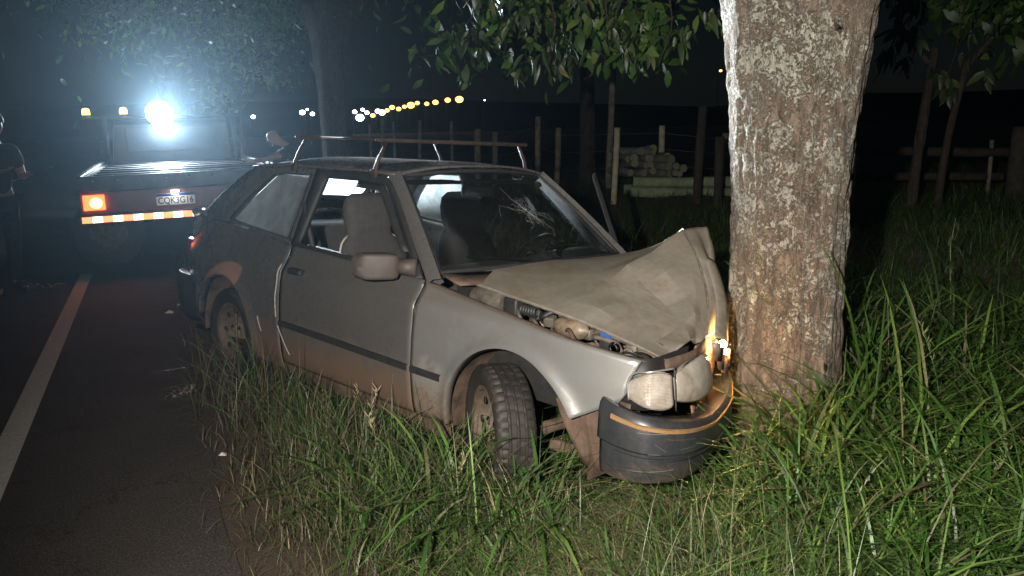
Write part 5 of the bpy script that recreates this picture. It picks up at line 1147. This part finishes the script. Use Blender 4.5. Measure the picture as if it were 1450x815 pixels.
# ================================================================== FENCES, POSTS, LOGS
def post_mesh(h, r, seed, sq=False):
    P = []
    for z in np.linspace(-.25, h, 8):
        P.append([(r * (1 + .12 * mnoise.noise(Vector((math.cos(a) * 2 + seed, math.sin(a) * 2, z * 1.5)))) * math.cos(a) + .02 * math.sin(z * 1.7 + seed), r * math.sin(a) * (1 + .1 * math.sin(a * 3 + seed)), z) for a in np.linspace(0, 2 * math.pi, 11)])
    mb = MB().grid(P); n = len(mb.V); mb.F.append(tuple(range(n - 11, n - 1))); return mb
def zt(ypx, d): return 1.565 + (188 - ypx) / 1200 * d
fn_ = empty('wire_fence', (-.8, 19, float(gh(-.8, 19)))); tag(fn_, 'wire fence on thin weathered wooden posts crossing the field', 'fence')
fp = []
for k, (u, yt, d, r) in enumerate([(527, 176, 22, .04), (545, 168, 21.6, .045), (560, 172, 21.2, .035), (597, 170, 20.6, .04), (640, 172, 20, .04), (678, 182, 19.4, .075), (700, 186, 19, .06), (762, 165, 18.4, .06), (788, 180, 18, .06), (935, 177, 17.2, .06), (1022, 187, 16.6, .07)]):
    x = (u - 725) / 1200 * d; g = float(gh(x, d)); hh = zt(yt, d) - g; mb = post_mesh(hh, r, k * 3.1); o = local(MB().add([(a + x, b_ + d, c + g) for a, b_, c in mb.V], mb.F), fn_).build('post', 'pale_wood' if k in (9,) else 'old_wood', fn_); fp.append((x, d, g, hh))
for lv in (.35, .62, .88):
    local(MB().tube([(a, b_, g + hh * lv) for a, b_, g, hh in fp], .006, 5), fn_).build('fence_wire', 'wire', fn_)
def lone_post(u, yt, d, r, lab, mat, grp=None, name='wooden_post'):
    x = (u - 725) / 1200 * d; g = float(gh(x, d)); o = post_mesh(zt(yt, d) - g, r, u * .1).build(name, mat); o.location = (x, d, g); tag(o, lab, 'post', grp); return o
lone_post(870, 180, 15.5, .055, 'pale wooden post at the near end of the log heap', 'pale_wood')
lone_post(862, 60, 17.5, .065, 'tall thin dark pole beside the slender field tree', 'old_wood', name='tall_pole')
lone_post(988, 150, 14.2, .075, 'dark rough post standing before the long green logs', 'shaded_wood')
lone_post(1014, 192, 13.6, .075, 'short dark post close to the lichen covered trunk', 'shaded_wood')
lone_post(1436, 178, 12.6, .15, 'thick squat dark post at the end of the rails', 'shaded_wood')
lone_post(1394, 196, 13.9, .035, 'short pale stake leaning on the long rail', 'old_wood')
lone_post(1205, 190, 13.9, .07, 'dark post holding the rails behind the tree trunk', 'old_wood')
def log(p, q, r, lab, grp, mat='log_bark', name='log'):
    p, q = Vector(p), Vector(q); c = (p + q) / 2; sd = random.uniform(0, 90); pts = [p.lerp(q, t) + Vector((0, 0, .02 * math.sin(t * 3 + sd))) for t in np.linspace(0, 1, 8)]
    mb = MB().tube(pts, [r * (1 + .10 * mnoise.noise(Vector((t * 4, sd, 0)))) for t in np.linspace(0, 1, 8)], 14, False); mb.V = [(v[0] - c.x, v[1] - c.y, v[2] - c.z) for v in mb.V]
    o = mb.build(name, mat); o.location = c; tag(o, lab, 'log', grp)
    for e, s in ((0, -1), (7, 1)):
        ring = mb.V[e * 14:(e + 1) * 14]; ctr = np.mean(ring, 0); MB().add(ring + [tuple(ctr)], [((k + 1) % 14, k, 14) if s < 0 else (k, (k + 1) % 14, 14) for k in range(14)]).build('cut_end', 'log_end', o)
g0 = float(gh(2.4, 16))
WHERE = ['at the bottom of the heap beside the pale post', 'in the second layer of the heap', 'in the third layer of the heap', 'on top of the heap']
for j, n in ((0, 6), (1, 6), (2, 5), (3, 3)):
    for i in range(n):
        c = Vector((2.06 + i * .175 + .07 * (j % 2) + random.uniform(-.04, .04), 16.2 + random.uniform(-.12, .12), g0 + .42 + j * .135 + random.uniform(-.015, .015)))
        a = R(random.uniform(-84, -56)); d = Vector((math.cos(a), math.sin(a), random.uniform(-.06, .06))) * random.uniform(.36, .62)
        log(c - d, c + d, random.uniform(.055, .090), 'short cut log ' + WHERE[j], 'logs stacked in the heap, layer %d' % (j + 1))
for k, (a, b_, r) in enumerate([((2.15, 15.4, g0 + .10), (4.2, 15.2, g0 + .10), .10), ((2.2, 15.7, g0 + .10), (4.3, 15.6, g0 + .09), .10), ((2.1, 16.0, g0 + .10), (4.3, 15.95, g0 + .09), .10), ((2.2, 15.5, g0 + .29), (4.25, 15.35, g0 + .28), .095)]):
    log(a, b_, r, 'long greenish log lying on its side below the log heap', 'long logs below the heap', 'log_green')
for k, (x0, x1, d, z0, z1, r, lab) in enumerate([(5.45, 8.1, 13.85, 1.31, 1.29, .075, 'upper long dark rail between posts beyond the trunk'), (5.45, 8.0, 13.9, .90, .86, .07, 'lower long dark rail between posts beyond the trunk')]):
    log((x0, d, z0), (x1, d + .05, z1), r, lab, None, 'shaded_wood', 'fence_rail')

# ================================================================== THE TOWN FAR BEHIND
def town_lamp(u, v, d, r, mat, lab, grp):
    x = (u - 725) / 1200 * d; z = zt(v, d); z = 1.565 + (188 - v) / 1200 * d
    b0 = min(z - 4.5, 1.0); o = empty('street_lamp', (x, d, b0)); tag(o, lab, 'street lamp', grp)
    h = z - b0; MB().tube([(0, 0, 0), (0, 0, h - .3), (.3, -.2, h)], [.04, .03, .03], 6).build('pole', 'lamp_pole', o); MB().ball((.3, -.3, h), (r * 1.5, r * 1.5, r * 1.2), 12, 8).build('lamp_globe', mat, o)
OR = [(557, 153, .35), (566, 155, .32), (583, 150, .50), (592, 147, .30), (605, 148, .30), (617, 146, .38), (634, 143, .38), (650, 142, .52), (530, 164, .32), (550, 157, .3), (574, 152, .28)]
for u, v, r in OR: town_lamp(u, v, 170, r, 'town_orange', 'orange street lamp of the far town on the horizon', 'orange street lamps of the town')
WH = [(512, 167, .55), (505, 159, .30), (522, 160, .28), (537, 158, .34), (543, 160, .42), (516, 156, .24)]
for u, v, r in WH: town_lamp(u, v, 170, r, 'town_white', 'white street lamp at the near end of the far orange lights', 'white street lamps of the town')
for u, v, r in [(431, 160, .20), (445, 162, .16), (438, 156, .09)]: town_lamp(u, v, 90, r, 'town_white', 'white yard lamp glowing behind the dark forked trunk', 'white yard lamps')
town_lamp(362, 166, 70, .12, 'town_white', 'single white lamp near the leaning person', None)
town_lamp(1009, 103, 160, .18, 'town_orange', 'tiny faint lamp beside the lichen covered trunk', None)
town_lamp(685, 143, 170, .10, 'town_white', 'tiny white lamp past the last orange one', None)

# ================================================================== LITTER
def litter(x, y, z, lab, n, sc, mat='paper'):
    o = empty('dry_leaf_litter', (x, y, z)); tag(o, lab, 'litter'); rs = random.Random(n)
    for k in range(n):
        l = rs.uniform(.06, .14) * sc; a = rs.uniform(0, 6.28); q = Vector((rs.gauss(0, .05 * sc), rs.gauss(0, .04 * sc), .004 + rs.random() * .02)); d = Vector((math.cos(a), math.sin(a), rs.uniform(-.1, .4))); s_ = Vector((-math.sin(a), math.cos(a), .3)) * .012 * sc
        P = [[tuple(q + d * l * t + s_ * w * math.sin(math.pi * min(1, t + .05)) + Vector((0, 0, .02 * sc * math.sin(math.pi * t)))) for w in (-1, 1)] for t in np.linspace(0, 1, 5)]; MB().grid(P).build('dry_leaf', mat, o)
simple('dry_leaf', (.28, .22, .16), .85, 0, .3, 30)
litter(-1.98, 4.95, .006, 'curled pale dry leaves lying on the asphalt near the verge', 13, 1.0, 'dry_leaf')
litter(-4.75, 8.35, .006, 'brown dry leaf clump on the asphalt beyond the white edge line', 12, 1.5, 'dry_leaf')
for k, (x, y, z) in enumerate([(-1.42, 3.95, .0), (-2.95, 7.15, .03), (-2.92, 7.35, .06)]):
    o = MB().add([(-.02, -.012, 0), (.022, -.01, 0), (.016, .014, .004), (-.012, .016, .008), (0, 0, .014)], [(0, 1, 4), (1, 2, 4), (2, 3, 4), (3, 0, 4), (3, 2, 1, 0)]).build('plastic_fragment', 'paper', smooth=False)
    o.location = (x, y, z + .008); o.scale = (1, 1, 1) if k == 0 else (1.8,) * 3; tag(o, ['small white plastic fragment at the asphalt edge', 'white plastic fragment fallen in the verge behind the rear bumper', 'white plastic fragment fallen in the verge behind the rear bumper'][k], 'fragment', None if k == 0 else 'fragments behind the car')

# ================================================================== HAZE ADDED FOR THE LAMP GLOW
m = bpy.data.materials.new('glow_haze'); m.use_nodes = True; nt = m.node_tree; nt.nodes.clear()
mo = nt.nodes.new('ShaderNodeOutputMaterial'); pv = nt.nodes.new('ShaderNodeVolumePrincipled')
pv.inputs['Color'].default_value = (.55, .80, 1.0, 1); pv.inputs['Density'].default_value = 0.00019; pv.inputs['Anisotropy'].default_value = 0.80
nt.links.new(pv.outputs[0], mo.inputs['Volume']); MATS['glow_haze'] = m
hz = MB().box((-905, -65, -3.0), (905, 1405, 34)).build('haze', 'glow_haze', smooth=False); tag(hz, 'thin haze added over the road and field for the glow round the lamps', 'haze', kind='stuff')
